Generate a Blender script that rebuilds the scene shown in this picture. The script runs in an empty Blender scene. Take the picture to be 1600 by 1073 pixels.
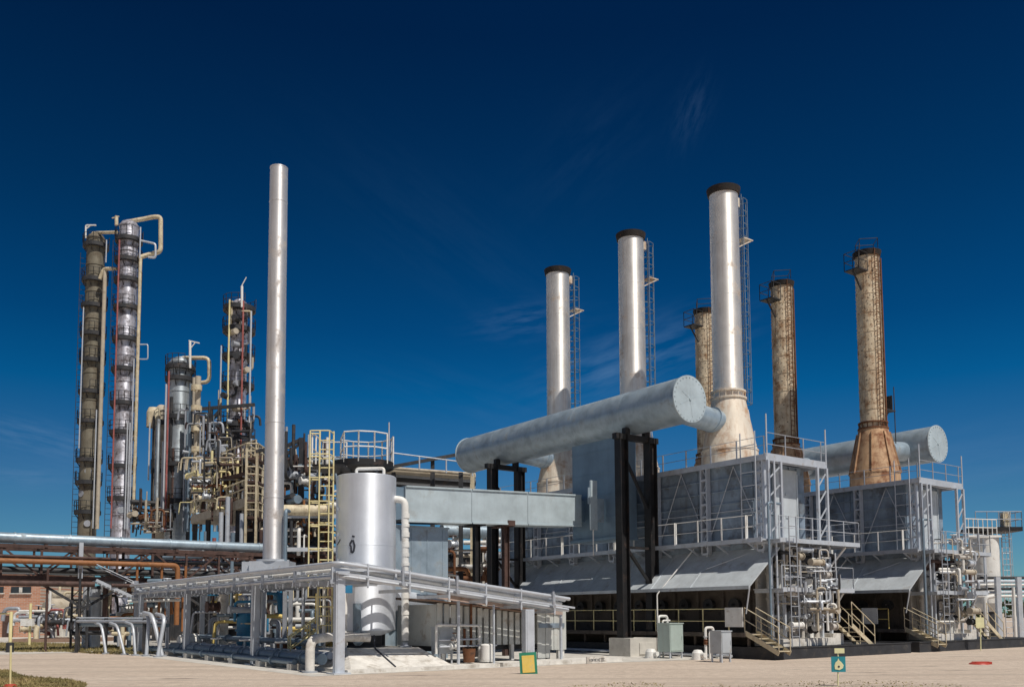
import bpy, bmesh, math, random
from mathutils import Vector, Matrix
V = Vector
rnd = random.Random(7)
scene = bpy.context.scene
col = scene.collection
PI = math.pi

# ---------------------------------------------------------------- camera model
W_PX, H_PX = 1600.0, 1073.0
F, U0, V0, EYE = 1420.0, 800.0, 847.0, 1.9
PITCH = math.atan(113.0 / F); ROLL = .0052
FWD = V((0, math.cos(PITCH), math.sin(PITCH)))
UPV = V((0, -math.sin(PITCH), math.cos(PITCH)))
RGT = V((math.cos(ROLL), 0, 0)) - UPV * math.sin(ROLL); CUP = UPV * math.cos(ROLL) + V((math.sin(ROLL), 0, 0))
CAM = V((0, 0, EYE))
Z = V((0, 0, 1)); X = V((1, 0, 0)); Y = V((0, 1, 0))
L = V((-.5945, .804, 0)).normalized()      # along the heaters, away to the left
R = V((L.y, -L.x, 0))                      # across the heaters, away to the right

def ray(u, v):
    return RGT * ((u - U0) / F) + FWD + CUP * ((V0 - v) / F)
def at(u, v, dist):                        # point at that distance ahead
    d = ray(u, v); return CAM + d * (dist / d.y)
def ground(u, v, z=0.0):
    d = ray(u, v); return CAM + d * ((z - EYE) / d.z)

cam_d = bpy.data.cameras.new('camera'); cam_o = bpy.data.objects.new('camera', cam_d)
col.objects.link(cam_o); scene.camera = cam_o
cam_o.matrix_world = Matrix(((RGT.x, CUP.x, -FWD.x, CAM.x), (RGT.y, CUP.y, -FWD.y, CAM.y), (RGT.z, CUP.z, -FWD.z, CAM.z), (0, 0, 0, 1)))
cam_d.sensor_width = 36; cam_d.lens = F / W_PX * 36
cam_d.shift_y = (V0 - H_PX / 2) / W_PX
cam_d.clip_end = 6000

# ---------------------------------------------------------------- materials
MATS = {}
def mat(name, base, rough=.6, metal=0.0, var=.12, scale=1.2, dirt=None, dirt_amt=0.0, dirt_scale=2.0,
        streak=0.0, bump=.02, spots=None, bump_scale=6.0, aniso=0.0, spec=.5):
    m = bpy.data.materials.new(name); m.use_nodes = True; MATS[name] = m
    nt = m.node_tree; N = nt.nodes; Lk = nt.links.new
    b = N['Principled BSDF']
    b.inputs['Roughness'].default_value = rough; b.inputs['Metallic'].default_value = metal
    b.inputs['Specular IOR Level'].default_value = spec
    if aniso:                               # rolled sheet: highlights drawn out along the cylinder
        tg = N.new('ShaderNodeTangent'); tg.direction_type = 'RADIAL'; tg.axis = 'Z'; Lk(tg.outputs[0], b.inputs['Tangent'])
        b.inputs['Anisotropic'].default_value = aniso; b.inputs['Anisotropic Rotation'].default_value = .25
    tc = N.new('ShaderNodeTexCoord'); oi = N.new('ShaderNodeObjectInfo')
    mul = N.new('ShaderNodeVectorMath'); mul.operation = 'SCALE'; mul.inputs[0].default_value = (37, 61, 23)
    Lk(oi.outputs['Random'], mul.inputs['Scale'])
    add = N.new('ShaderNodeVectorMath'); add.operation = 'ADD'
    Lk(tc.outputs['Object'], add.inputs[0]); Lk(mul.outputs[0], add.inputs[1])
    vec = add.outputs[0]
    def noise(sc, det=5, rgh=.6, stretch=None):
        n = N.new('ShaderNodeTexNoise'); n.inputs['Scale'].default_value = sc
        n.inputs['Detail'].default_value = det; n.inputs['Roughness'].default_value = rgh
        if stretch:
            mp = N.new('ShaderNodeMapping'); mp.inputs['Scale'].default_value = stretch
            Lk(vec, mp.inputs['Vector']); Lk(mp.outputs[0], n.inputs['Vector'])
        else: Lk(vec, n.inputs['Vector'])
        return n.outputs['Fac']
    def ramp(f, a, c, ca=(0, 0, 0, 1), cb=(1, 1, 1, 1)):
        r = N.new('ShaderNodeValToRGB'); e = r.color_ramp.elements
        e[0].position = a; e[1].position = c; e[0].color = ca; e[1].color = cb
        Lk(f, r.inputs['Fac']); return r.outputs['Color']
    def mix(f, a, c):
        x = N.new('ShaderNodeMix'); x.data_type = 'RGBA'
        Lk(f, x.inputs['Factor'])
        for s, k in ((a, 6), (c, 7)):
            if isinstance(s, tuple): x.inputs[k].default_value = s
            else: Lk(s, x.inputs[k])
        return x.outputs[2]
    B = (*base, 1); lo = tuple(c * (1 - var) for c in base) + (1,); hi = tuple(min(1, c * (1 + var)) for c in base) + (1,)
    c = ramp(noise(scale), .32, .68, lo, hi)
    if streak:
        s = ramp(noise(5.0, 4, .6, (1, 1, .07)), .5, .75)
        sm = N.new('ShaderNodeMath'); sm.operation = 'MULTIPLY'; sm.inputs[1].default_value = streak; Lk(s, sm.inputs[0])
        dc = dirt if dirt else tuple(k * .55 for k in base)
        c = mix(sm.outputs[0], c, (*dc, 1))
    if dirt and dirt_amt:
        f = ramp(noise(dirt_scale, 8, .68), .62 - .3 * dirt_amt, .80 - .3 * dirt_amt)
        c = mix(f, c, (*dirt, 1))
        rr = N.new('ShaderNodeMapRange'); rr.inputs['To Min'].default_value = rough; rr.inputs['To Max'].default_value = min(1, rough + .35)
        Lk(f, rr.inputs['Value']); Lk(rr.outputs[0], b.inputs['Roughness'])
        mm = N.new('ShaderNodeMapRange'); mm.inputs['To Min'].default_value = metal; mm.inputs['To Max'].default_value = 0
        Lk(f, mm.inputs['Value']); Lk(mm.outputs[0], b.inputs['Metallic'])
    if spots:
        f = ramp(noise(spots[1], 3, .6), spots[2], spots[2] + .05)
        c = mix(f, c, (*spots[0], 1))
    Lk(c, b.inputs['Base Color'])
    if bump:
        bp = N.new('ShaderNodeBump'); bp.inputs['Strength'].default_value = .6; bp.inputs['Distance'].default_value = bump
        Lk(noise(bump_scale, 4), bp.inputs['Height']); Lk(bp.outputs[0], b.inputs['Normal'])
    return m

RUST = (.16, .065, .028); DK = (.03, .025, .022)
mat('silver_paint', (.87, .86, .84), .56, .82, .10, .9, (.34, .22, .14), .20, .8, streak=.34, bump=.004, aniso=.74)
mat('chimney_silver', (.78, .78, .80), .58, .75, .10, .6, (.36, .30, .26), .16, .9, streak=.35, bump=.006, aniso=.74)
mat('bright_silver', (.80, .85, .93), .58, .65, .07, .8, streak=.16, bump=.004, aniso=.74)
mat('hood_sheet', (.54, .59, .63), .5, .15, .12, 1.6, (.30, .28, .26), .15, 1.1, streak=.2, bump=.01, bump_scale=3)
mat('galvanised', (.33, .42, .50), .42, .35, .26, 1.3, (.24, .26, .27), .26, 1.3, streak=.3, bump=.012, bump_scale=3)
mat('galvanised_wall', (.27, .34, .42), .5, .3, .3, .8, (.12, .12, .12), .36, 1.1, streak=.35, bump=.012, bump_scale=2)
mat('pale_duct', (.48, .57, .62), .5, .2, .14, 1.3, (.36, .40, .42), .2, 1.1, streak=.18, bump=.03, bump_scale=1.2)
mat('duct_panel', (.19, .28, .37), .5, .3, .14, 1.0, streak=.25, bump=.015, bump_scale=2)
mat('rusty_cream', (.66, .56, .41), .6, .15, .22, 1.1, (.29, .155, .075), .42, 1.5, streak=.9, bump=.02, spots=((.05, .03, .02), 6.5, .63))
mat('cone_orange', (.52, .34, .20), .65, .1, .2, .9, (.22, .09, .045), .48, 1.6, streak=.6, bump=.012)
mat('cone_cream', (.74, .67, .57), .6, .15, .12, .8, (.40, .21, .10), .38, 1.1, streak=.6, bump=.012)
mat('rust', RUST, .85, 0, .35, 3, DK, .3, 3, bump=.02)
mat('black_rim', (.018, .014, .013), .8, 0, .3, 3, RUST, .12, 4)
mat('black_steel', (.018, .018, .020), .55, .2, .3, 2, (.07, .04, .03), .2, 2.2, bump=.01)
mat('grey_paint', (.36, .39, .44), .5, .2, .12, 2, RUST, .12, 2.5, streak=.15, bump=.008)
mat('light_steel', (.56, .60, .66), .45, .3, .10, 2, (.30, .24, .2), .12, 2.2, streak=.15, bump=.006)
mat('white_paint', (.76, .76, .74), .5, .0, .08, 2, (.42, .36, .30), .16, 2.5, streak=.2, bump=.008)
mat('cream_pipe', (.60, .53, .38), .6, 0, .2, 2, (.30, .20, .12), .32, 2.5, streak=.4, bump=.01)
mat('yellow_paint', (.72, .55, .18), .5, 0, .14, 2, (.30, .17, .06), .22, 3.0, bump=.008)
mat('pale_yellow', (.74, .66, .36), .5, 0, .12, 2, (.36, .26, .14), .18, 2.5, bump=.006)
mat('orange_pipe', (.30, .125, .045), .6, 0, .2, 2, RUST, .35, 2.0, bump=.01)
mat('red_pipe', (.34, .10, .09), .6, 0, .2, 2, (.3, .2, .2), .25, 2, bump=.01)
mat('brown_steel', (.085, .048, .04), .7, .1, .3, 2.2, (.03, .02, .02), .35, 2, bump=.012)
mat('dark_steel', (.04, .042, .048), .6, .2, .3, 2, (.10, .07, .05), .25, 2, bump=.01)
mat('blue_steel', (.20, .27, .34), .5, .3, .15, 2, (.1, .09, .08), .2, 2, streak=.2, bump=.01)
mat('blue_paint', (.03, .22, .42), .45, 0, .14, 2, (.05, .08, .10), .15, 3, bump=.006)
mat('teal_paint', (.02, .24, .30), .45, 0, .14, 2, bump=.004)
mat('green_paint', (.03, .24, .15), .5, 0, .14, 2, bump=.004)
mat('yellow_sign', (.80, .58, .14), .5, 0, .10, 3, (.6, .5, .3), .15, 3, bump=.004)
mat('pale_sign', (.72, .70, .42), .5, 0, .10, 3, bump=.004)
mat('red_plastic', (.42, .05, .03), .5, 0, .14, 3, bump=.01)
mat('beige_insulation', (.46, .41, .33), .7, 0, .14, 1.6, (.30, .24, .17), .25, 1.5, streak=.25, bump=.02)
mat('tower_tan', (.21, .19, .145), .55, .3, .22, .8, (.10, .075, .05), .40, .7, streak=.45, bump=.02, bump_scale=2)
mat('tower_silver', (.70, .71, .80), .55, .75, .25, .7, (.10, .08, .085), .5, 1.1, streak=.55, bump=.03, bump_scale=2, aniso=.7)
mat('tower_blue', (.46, .52, .57), .55, .65, .18, .6, (.12, .11, .11), .30, .7, streak=.3, bump=.02, bump_scale=2, aniso=.7)
mat('refractory', (.115, .095, .080), .8, 0, .3, 1.2, (.05, .04, .035), .3, 1.6, streak=.35, bump=.02)
mat('end_wall', (.50, .48, .45), .7, 0, .14, 1.4, (.26, .18, .12), .22, 1.4, streak=.35, bump=.015)
mat('tar_paint', (.028, .030, .036), .7, 0, .3, 1.5, (.09, .08, .07), .22, 2.2, bump=.02)
mat('concrete', (.56, .54, .50), .85, 0, .14, 1.3, (.34, .30, .26), .25, 1.1, bump=.02)
mat('white_concrete', (.68, .66, .62), .85, 0, .14, 2.2, (.38, .34, .29), .38, 2.0, streak=.3, bump=.02)
mat('shed_sheet', (.58, .60, .58), .55, .2, .12, 1.5, (.32, .26, .2), .2, 1.5, streak=.3, bump=.008)
mat('fascia', (.44, .34, .30), .7, .1, .15, 2, (.25, .18, .14), .3, 2, bump=.01)
mat('roof_brown', (.30, .20, .15), .7, .1, .2, 2, (.14, .09, .06), .3, 2, bump=.01)
mat('cabinet_green', (.44, .53, .50), .5, .1, .08, 2, (.3, .27, .22), .1, 2.5, streak=.15, bump=.004)
mat('cabinet_grey', (.46, .50, .54), .5, .1, .08, 2, (.3, .27, .22), .1, 2.5, streak=.15, bump=.004)
mat('dark_glass', (.03, .04, .05), .15, 0, .2, 1, bump=0)
mat('ink', (.03, .035, .05), .8, 0, .2, 2, bump=0)
mat('leaf', (.05, .075, .03), .8, 0, .4, .4, bump=0)
mat('grass', (.17, .15, .055), .85, 0, .45, .35, (.36, .28, .13), .6, .6, bump=0)

def brick_mat():
    m = bpy.data.materials.new('brick'); m.use_nodes = True; MATS['brick'] = m
    nt = m.node_tree; N = nt.nodes; Lk = nt.links.new; b = N['Principled BSDF']
    tc = N.new('ShaderNodeTexCoord'); mp = N.new('ShaderNodeMapping'); mp.inputs['Rotation'].default_value = (PI / 2, 0, 0)
    br = N.new('ShaderNodeTexBrick'); br.inputs['Scale'].default_value = 1.0
    br.inputs['Brick Width'].default_value = .5; br.inputs['Row Height'].default_value = .16; br.inputs['Mortar Size'].default_value = .018
    br.inputs['Color1'].default_value = (.46, .19, .11, 1); br.inputs['Color2'].default_value = (.56, .28, .18, 1)
    br.inputs['Mortar'].default_value = (.48, .42, .36, 1)
    n = N.new('ShaderNodeTexNoise'); n.inputs['Scale'].default_value = .35; n.inputs['Detail'].default_value = 6
    x = N.new('ShaderNodeMix'); x.data_type = 'RGBA'; x.inputs[7].default_value = (.55, .42, .34, 1)
    r = N.new('ShaderNodeMapRange'); r.inputs['From Min'].default_value = .5; r.inputs['From Max'].default_value = .75; r.inputs['To Max'].default_value = .7
    Lk(tc.outputs['Object'], mp.inputs[0]); Lk(mp.outputs[0], br.inputs['Vector']); Lk(tc.outputs['Object'], n.inputs['Vector'])
    Lk(n.outputs['Fac'], r.inputs['Value']); Lk(r.outputs[0], x.inputs['Factor']); Lk(br.outputs['Color'], x.inputs[6]); Lk(x.outputs[2], b.inputs['Base Color'])
    b.inputs['Roughness'].default_value = .85
brick_mat()

def ground_mat():
    m = bpy.data.materials.new('sandy_asphalt'); m.use_nodes = True; MATS['sandy_asphalt'] = m
    nt = m.node_tree; N = nt.nodes; Lk = nt.links.new; b = N['Principled BSDF']; b.inputs['Roughness'].default_value = .9
    tc = N.new('ShaderNodeTexCoord')
    def noise(sc, det, stretch=(1, 1, 1), rg=.6):
        mp = N.new('ShaderNodeMapping'); mp.inputs['Scale'].default_value = stretch
        n = N.new('ShaderNodeTexNoise'); n.inputs['Scale'].default_value = sc; n.inputs['Detail'].default_value = det; n.inputs['Roughness'].default_value = rg
        Lk(tc.outputs['Object'], mp.inputs[0]); Lk(mp.outputs[0], n.inputs['Vector']); return n.outputs['Fac']
    def ramp(f, stops):
        r = N.new('ShaderNodeValToRGB'); e = r.color_ramp.elements
        while len(e) < len(stops): e.new(.5)
        for k, (p, c) in enumerate(stops): e[k].position = p; e[k].color = (*c, 1)
        Lk(f, r.inputs['Fac']); return r.outputs['Color']
    def mix(f, a, c):
        x = N.new('ShaderNodeMix'); x.data_type = 'RGBA'; Lk(f, x.inputs['Factor']); Lk(a, x.inputs[6])
        if isinstance(c, tuple): x.inputs[7].default_value = (*c, 1)
        else: Lk(c, x.inputs[7])
        return x.outputs[2]
    c = ramp(noise(.22, 6, (.6, 1.6, 1)), [(.3, (.48, .39, .32)), (.5, (.62, .52, .43)), (.72, (.70, .61, .52))])
    fine = ramp(noise(3.2, 9, rg=.75), [(.35, (.36, .29, .23)), (.55, (.62, .52, .43)), (.7, (.76, .67, .57))])
    k = N.new('ShaderNodeValue'); k.outputs[0].default_value = .55
    c = mix(k.outputs[0], c, fine)
    tr = ramp(noise(.5, 5, (.12, 1.8, 1), .55), [(.52, (0, 0, 0)), (.62, (.8, .8, .8))])
    c = mix(tr, c, (.48, .40, .33))
    st = ramp(noise(.9, 4, (.25, 1.2, 1), .7), [(.62, (0, 0, 0)), (.70, (.85, .85, .85))])
    c = mix(st, c, (.16, .13, .11))
    gv = ramp(noise(28, 3), [(.56, (0, 0, 0)), (.64, (.8, .8, .8))])
    c = mix(gv, c, (.2, .16, .14))
    Lk(c, b.inputs['Base Color'])
    bp = N.new('ShaderNodeBump'); bp.inputs['Distance'].default_value = .05; bp.inputs['Strength'].default_value = .8
    Lk(noise(7, 9, rg=.75), bp.inputs['Height']); Lk(bp.outputs[0], b.inputs['Normal'])
ground_mat()

# ---------------------------------------------------------------- mesh builder
class MB:
    def __init__(s): s.v = []; s.f = []; s.sm = []
    def add(s, vs, fs, smooth=False):
        o = len(s.v); s.v += [V(p) for p in vs]
        for f in fs: s.f.append([i + o for i in f]); s.sm.append(smooth)
        return s
    def hexa(s, p):                         # 8 corners: bottom ring, top ring
        return s.add(p, [(3, 2, 1, 0), (4, 5, 6, 7), (0, 1, 5, 4), (1, 2, 6, 5), (2, 3, 7, 6), (3, 0, 4, 7)])
    def box(s, c, sx, sy, sz, ax=X, ay=Y, az=Z):
        c = V(c); a = ax * (sx / 2); b = ay * (sy / 2); d = az * (sz / 2)
        return s.hexa([c - a - b - d, c + a - b - d, c + a + b - d, c - a + b - d,
                       c - a - b + d, c + a - b + d, c + a + b + d, c - a + b + d])
    def ab(s, org, a0, a1, b0, b1, z0, z1): # box in the L/R frame at org
        return s.box(org + L * ((a0 + a1) / 2) + R * ((b0 + b1) / 2) + Z * ((z0 + z1) / 2), a1 - a0, b1 - b0, z1 - z0, L, R, Z)
    def beam(s, p, q, w, h=None, up=Z):
        p = V(p); q = V(q); h = h or w; d = q - p; ln = d.length; d.normalize()
        sd = d.cross(up)
        if sd.length < 1e-3: sd = d.cross(R)
        sd.normalize(); u = sd.cross(d)
        return s.box((p + q) / 2, ln, w, h, d, sd, u)
    def tube(s, p, q, r, r2=None, n=10, caps=True):
        p = V(p); q = V(q); r2 = r if r2 is None else r2; d = (q - p).normalized()
        a = d.cross(Z)
        if a.length < 1e-3: a = V((1, 0, 0))
        a.normalize(); b = d.cross(a)
        ring = [(a * math.cos(2 * PI * k / n) + b * math.sin(2 * PI * k / n)) for k in range(n)]
        vs = [p + e * r for e in ring] + [q + e * r2 for e in ring]
        s.add(vs, [(k, (k + 1) % n, n + (k + 1) % n, n + k) for k in range(n)], True)
        if caps:
            s.add(vs[:n], [tuple(range(n))]); s.add(vs[n:], [tuple(range(n))])
        return s
    def path(s, pts, r, n=8, bend=None, closed_caps=True):
        pts = [V(p) for p in pts]; bend = r * 2.2 if bend is None else bend
        P = [pts[0]]
        for i in range(1, len(pts) - 1):
            a, b, c = pts[i - 1], pts[i], pts[i + 1]
            d1 = (b - a); d2 = (c - b); l1 = d1.length; l2 = d2.length
            t = min(bend, l1 * .45, l2 * .45)
            if t < 1e-4 or d1.normalized().dot(d2.normalized()) > .999: P.append(b); continue
            q1 = b - d1.normalized() * t; q2 = b + d2.normalized() * t
            for k in range(5):
                w = k / 4; P.append(q1 * (1 - w) ** 2 + b * 2 * w * (1 - w) + q2 * w * w)
        P.append(pts[-1])
        rings = []; prev = None
        for i, p in enumerate(P):
            d = (P[min(i + 1, len(P) - 1)] - P[max(i - 1, 0)]).normalized()
            if prev is None:
                a = d.cross(Z)
                if a.length < 1e-3: a = d.cross(X)
            else: a = prev - d * prev.dot(d)
            a.normalize(); prev = a; b = d.cross(a)
            rings.append([p + (a * math.cos(2 * PI * k / n) + b * math.sin(2 * PI * k / n)) * r for k in range(n)])
        vs = [q for rg in rings for q in rg]; fs = []
        for i in range(len(rings) - 1):
            for k in range(n):
                k2 = (k + 1) % n; fs.append((i * n + k, i * n + k2, (i + 1) * n + k2, (i + 1) * n + k))
        s.add(vs, fs, True)
        s.add(rings[0], [tuple(range(n))]); s.add(rings[-1], [tuple(range(n))])
        return s
    def lathe(s, c, prof, n=32, a0=0.0, a1=2 * PI, sharp=True):
        c = V(c); full = abs(a1 - a0 - 2 * PI) < 1e-6; m = n if full else n + 1
        for (r0, z0), (r1, z1) in zip(prof[:-1], prof[1:]):
            vs = []
            for r, z in ((r0, z0), (r1, z1)):
                for k in range(m):
                    t = a0 + (a1 - a0) * k / n; vs.append(c + V((r * math.cos(t), r * math.sin(t), z)))
            s.add(vs, [(k, (k + 1) % m, m + (k + 1) % m, m + k) for k in range(n)], abs(z1 - z0) > 1e-5)
        return s
    def disc(s, c, r, n=32, ax=X, ay=Y):
        return s.add([V(c) + ax * (r * math.cos(2 * PI * k / n)) + ay * (r * math.sin(2 * PI * k / n)) for k in range(n)], [tuple(range(n))])
    def prism(s, poly, d):
        n = len(poly); a = [V(p) for p in poly]; b = [p + V(d) for p in a]
        s.add(a + b, [tuple(range(n))[::-1], tuple(range(n, 2 * n))] + [(k, (k + 1) % n, n + (k + 1) % n, n + k) for k in range(n)])
        return s
    def build(s, name, material, parent=None, normals=True):
        me = bpy.data.meshes.new(name)
        off = parent['_org'] if parent is not None else s.org if hasattr(s, 'org') else V((0, 0, 0))
        off = V(off)
        me.from_pydata([p - off for p in s.v], [], s.f)
        me.polygons.foreach_set('use_smooth', s.sm)
        if normals:
            bm = bmesh.new(); bm.from_mesh(me); bmesh.ops.recalc_face_normals(bm, faces=bm.faces); bm.to_mesh(me); bm.free()
        me.materials.append(MATS[material])
        o = bpy.data.objects.new(name, me); col.objects.link(o)
        if parent is not None: o.parent = parent
        else: o.location = off
        o['_org'] = off
        return o

def tag(o, label=None, cat=None, group=None, kind=None):
    if label: o['label'] = label
    if cat: o['category'] = cat
    if group: o['group'] = group
    if kind: o['kind'] = kind
    return o
def thing(name, label, cat, loc, group=None):
    o = bpy.data.objects.new(name, None); col.objects.link(o); o.location = V(loc); o['_org'] = V(loc)
    o.empty_display_size = .2
    return tag(o, label, cat, group)
def solo(mb, name, material, loc, label, cat, group=None):
    mb.org = V(loc); o = mb.build(name, material); return tag(o, label, cat, group)
def copy_tree(o, parent=None):
    c = o.copy(); col.objects.link(c)
    if parent is not None: c.parent = parent
    for ch in [k for k in bpy.data.objects if k.parent == o]: copy_tree(ch, c)
    return c
def dup(o, delta, label):
    c = copy_tree(o); c.location = o.location + V(delta); c['label'] = label; return c

# ---------------------------------------------------------------- shared shapes
def rail(mb, pts, h=1.0, r=.022, step=1.3, mids=1, post_r=None, closed=False):
    pts = [V(p) for p in pts]
    if closed: pts = pts + [pts[0]]
    for a, b in zip(pts[:-1], pts[1:]):
        ln = (b - a).length; n = max(1, round(ln / step))
        for k in range(n + 1): 
            p = a.lerp(b, k / n); mb.tube(p, p + Z * h, post_r or r, n=5, caps=False)
        for m in range(mids + 1):
            zz = Z * (h * (1 - m / (mids + 1))); mb.tube(a + zz, b + zz, r, n=5, caps=False)
    return mb
def ladder(mb, p, q, wd, w=.5, step=.35, r=.025):
    p = V(p); q = V(q); s = wd.normalized() * (w / 2); d = q - p; n = int(d.length / step)
    for k in (-1, 1): mb.tube(p + s * k, q + s * k, r, n=6)
    for k in range(1, n):
        c = p + d * (k / n); mb.tube(c - s, c + s, r * .8, n=5, caps=False)
    return mb
def cage(mb, p, q, wd, out, w=.6, dep=.7, step=1.1, r=.02, bars=5):
    p = V(p); q = V(q); s = wd.normalized(); o = out.normalized(); d = q - p; n = max(1, int(d.length / step))
    arc = [(math.cos(PI * k / 8) * w / 2, math.sin(PI * k / 8) * dep) for k in range(9)]
    for i in range(n + 1):
        c = p + d * (i / n); pts = [c + s * a + o * b for a, b in arc]
        mb.path(pts, r, 5, 0)
    for k in range(bars):
        a, b = arc[int(round(k * 8 / (bars - 1)))]; mb.tube(p + s * a + o * b, q + s * a + o * b, r, n=5)
    return mb
def ibeam(mb, p, q, w, h, side, t=.03):    # flanges lie across side
    p = V(p); q = V(q); d = (q - p).normalized(); s = side.normalized(); u = d.cross(s).normalized(); ln = (q - p).length; c = (p + q) / 2
    mb.box(c + s * (h / 2), ln, w, t, d, u, s); mb.box(c - s * (h / 2), ln, w, t, d, u, s); mb.box(c, ln, t, h - t - .004, d, u, s)
    return mb
def lattice(mb, p, q, wd, w=.35, r=.03, step=.5, depth=None):
    p = V(p); q = V(q); s = wd.normalized() * (w / 2); d = q - p; n = max(2, int(d.length / step))
    dp = depth or r * 2.4
    for k in (-1, 1): mb.beam(p + s * k, q + s * k, r * 2.4, dp, R)
    if depth:
        for k in range(n + 1): mb.box(p + d * (k / n), w, dp * .9, .10, wd.normalized(), R, Z)
    for k in range(n):
        a = p + d * (k / n); b = p + d * ((k + 1) / n); sg = 1 if k % 2 else -1
        mb.beam(a + s * sg, b - s * sg, r * 1.6, r * .8, R)
    return mb
def valve(mb_body, mb_wheel, c, axis, r):
    axis = axis.normalized()
    mb_body.tube(c - axis * r * 1.6, c - axis * r * 1.3, r * 1.5, n=10); mb_body.tube(c + axis * r * 1.3, c + axis * r * 1.6, r * 1.5, n=10)
    mb_body.tube(c - axis * r * 1.3, c, r * .9, r * 1.25, n=10); mb_body.tube(c, c + axis * r * 1.3, r * 1.25, r * .9, n=10)
    mb_body.tube(c, c + Z * r * 3, r * .35, n=8)
    t = c + Z * r * 3
    pts = [t + V((math.cos(k * PI / 5), math.sin(k * PI / 5), 0)) * r * 1.3 for k in range(11)]
    mb_wheel.path(pts, r * .22, 5, 0)
    mb_wheel.beam(t - X * r * 1.2, t + X * r * 1.2, r * .2); mb_wheel.beam(t - Y * r * 1.2, t + Y * r * 1.2, r * .2)
# ================================================================ heaters on the right
C0 = V((11.2, 39.0, 0))                    # deck corner of the nearer heater
def A(a, b, z, o=C0): return o + L * a + R * b + Z * z
STEP = R * 12.25                           # from the nearer heater to the farther one
LEN, WID = 20.0, 3.64

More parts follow.
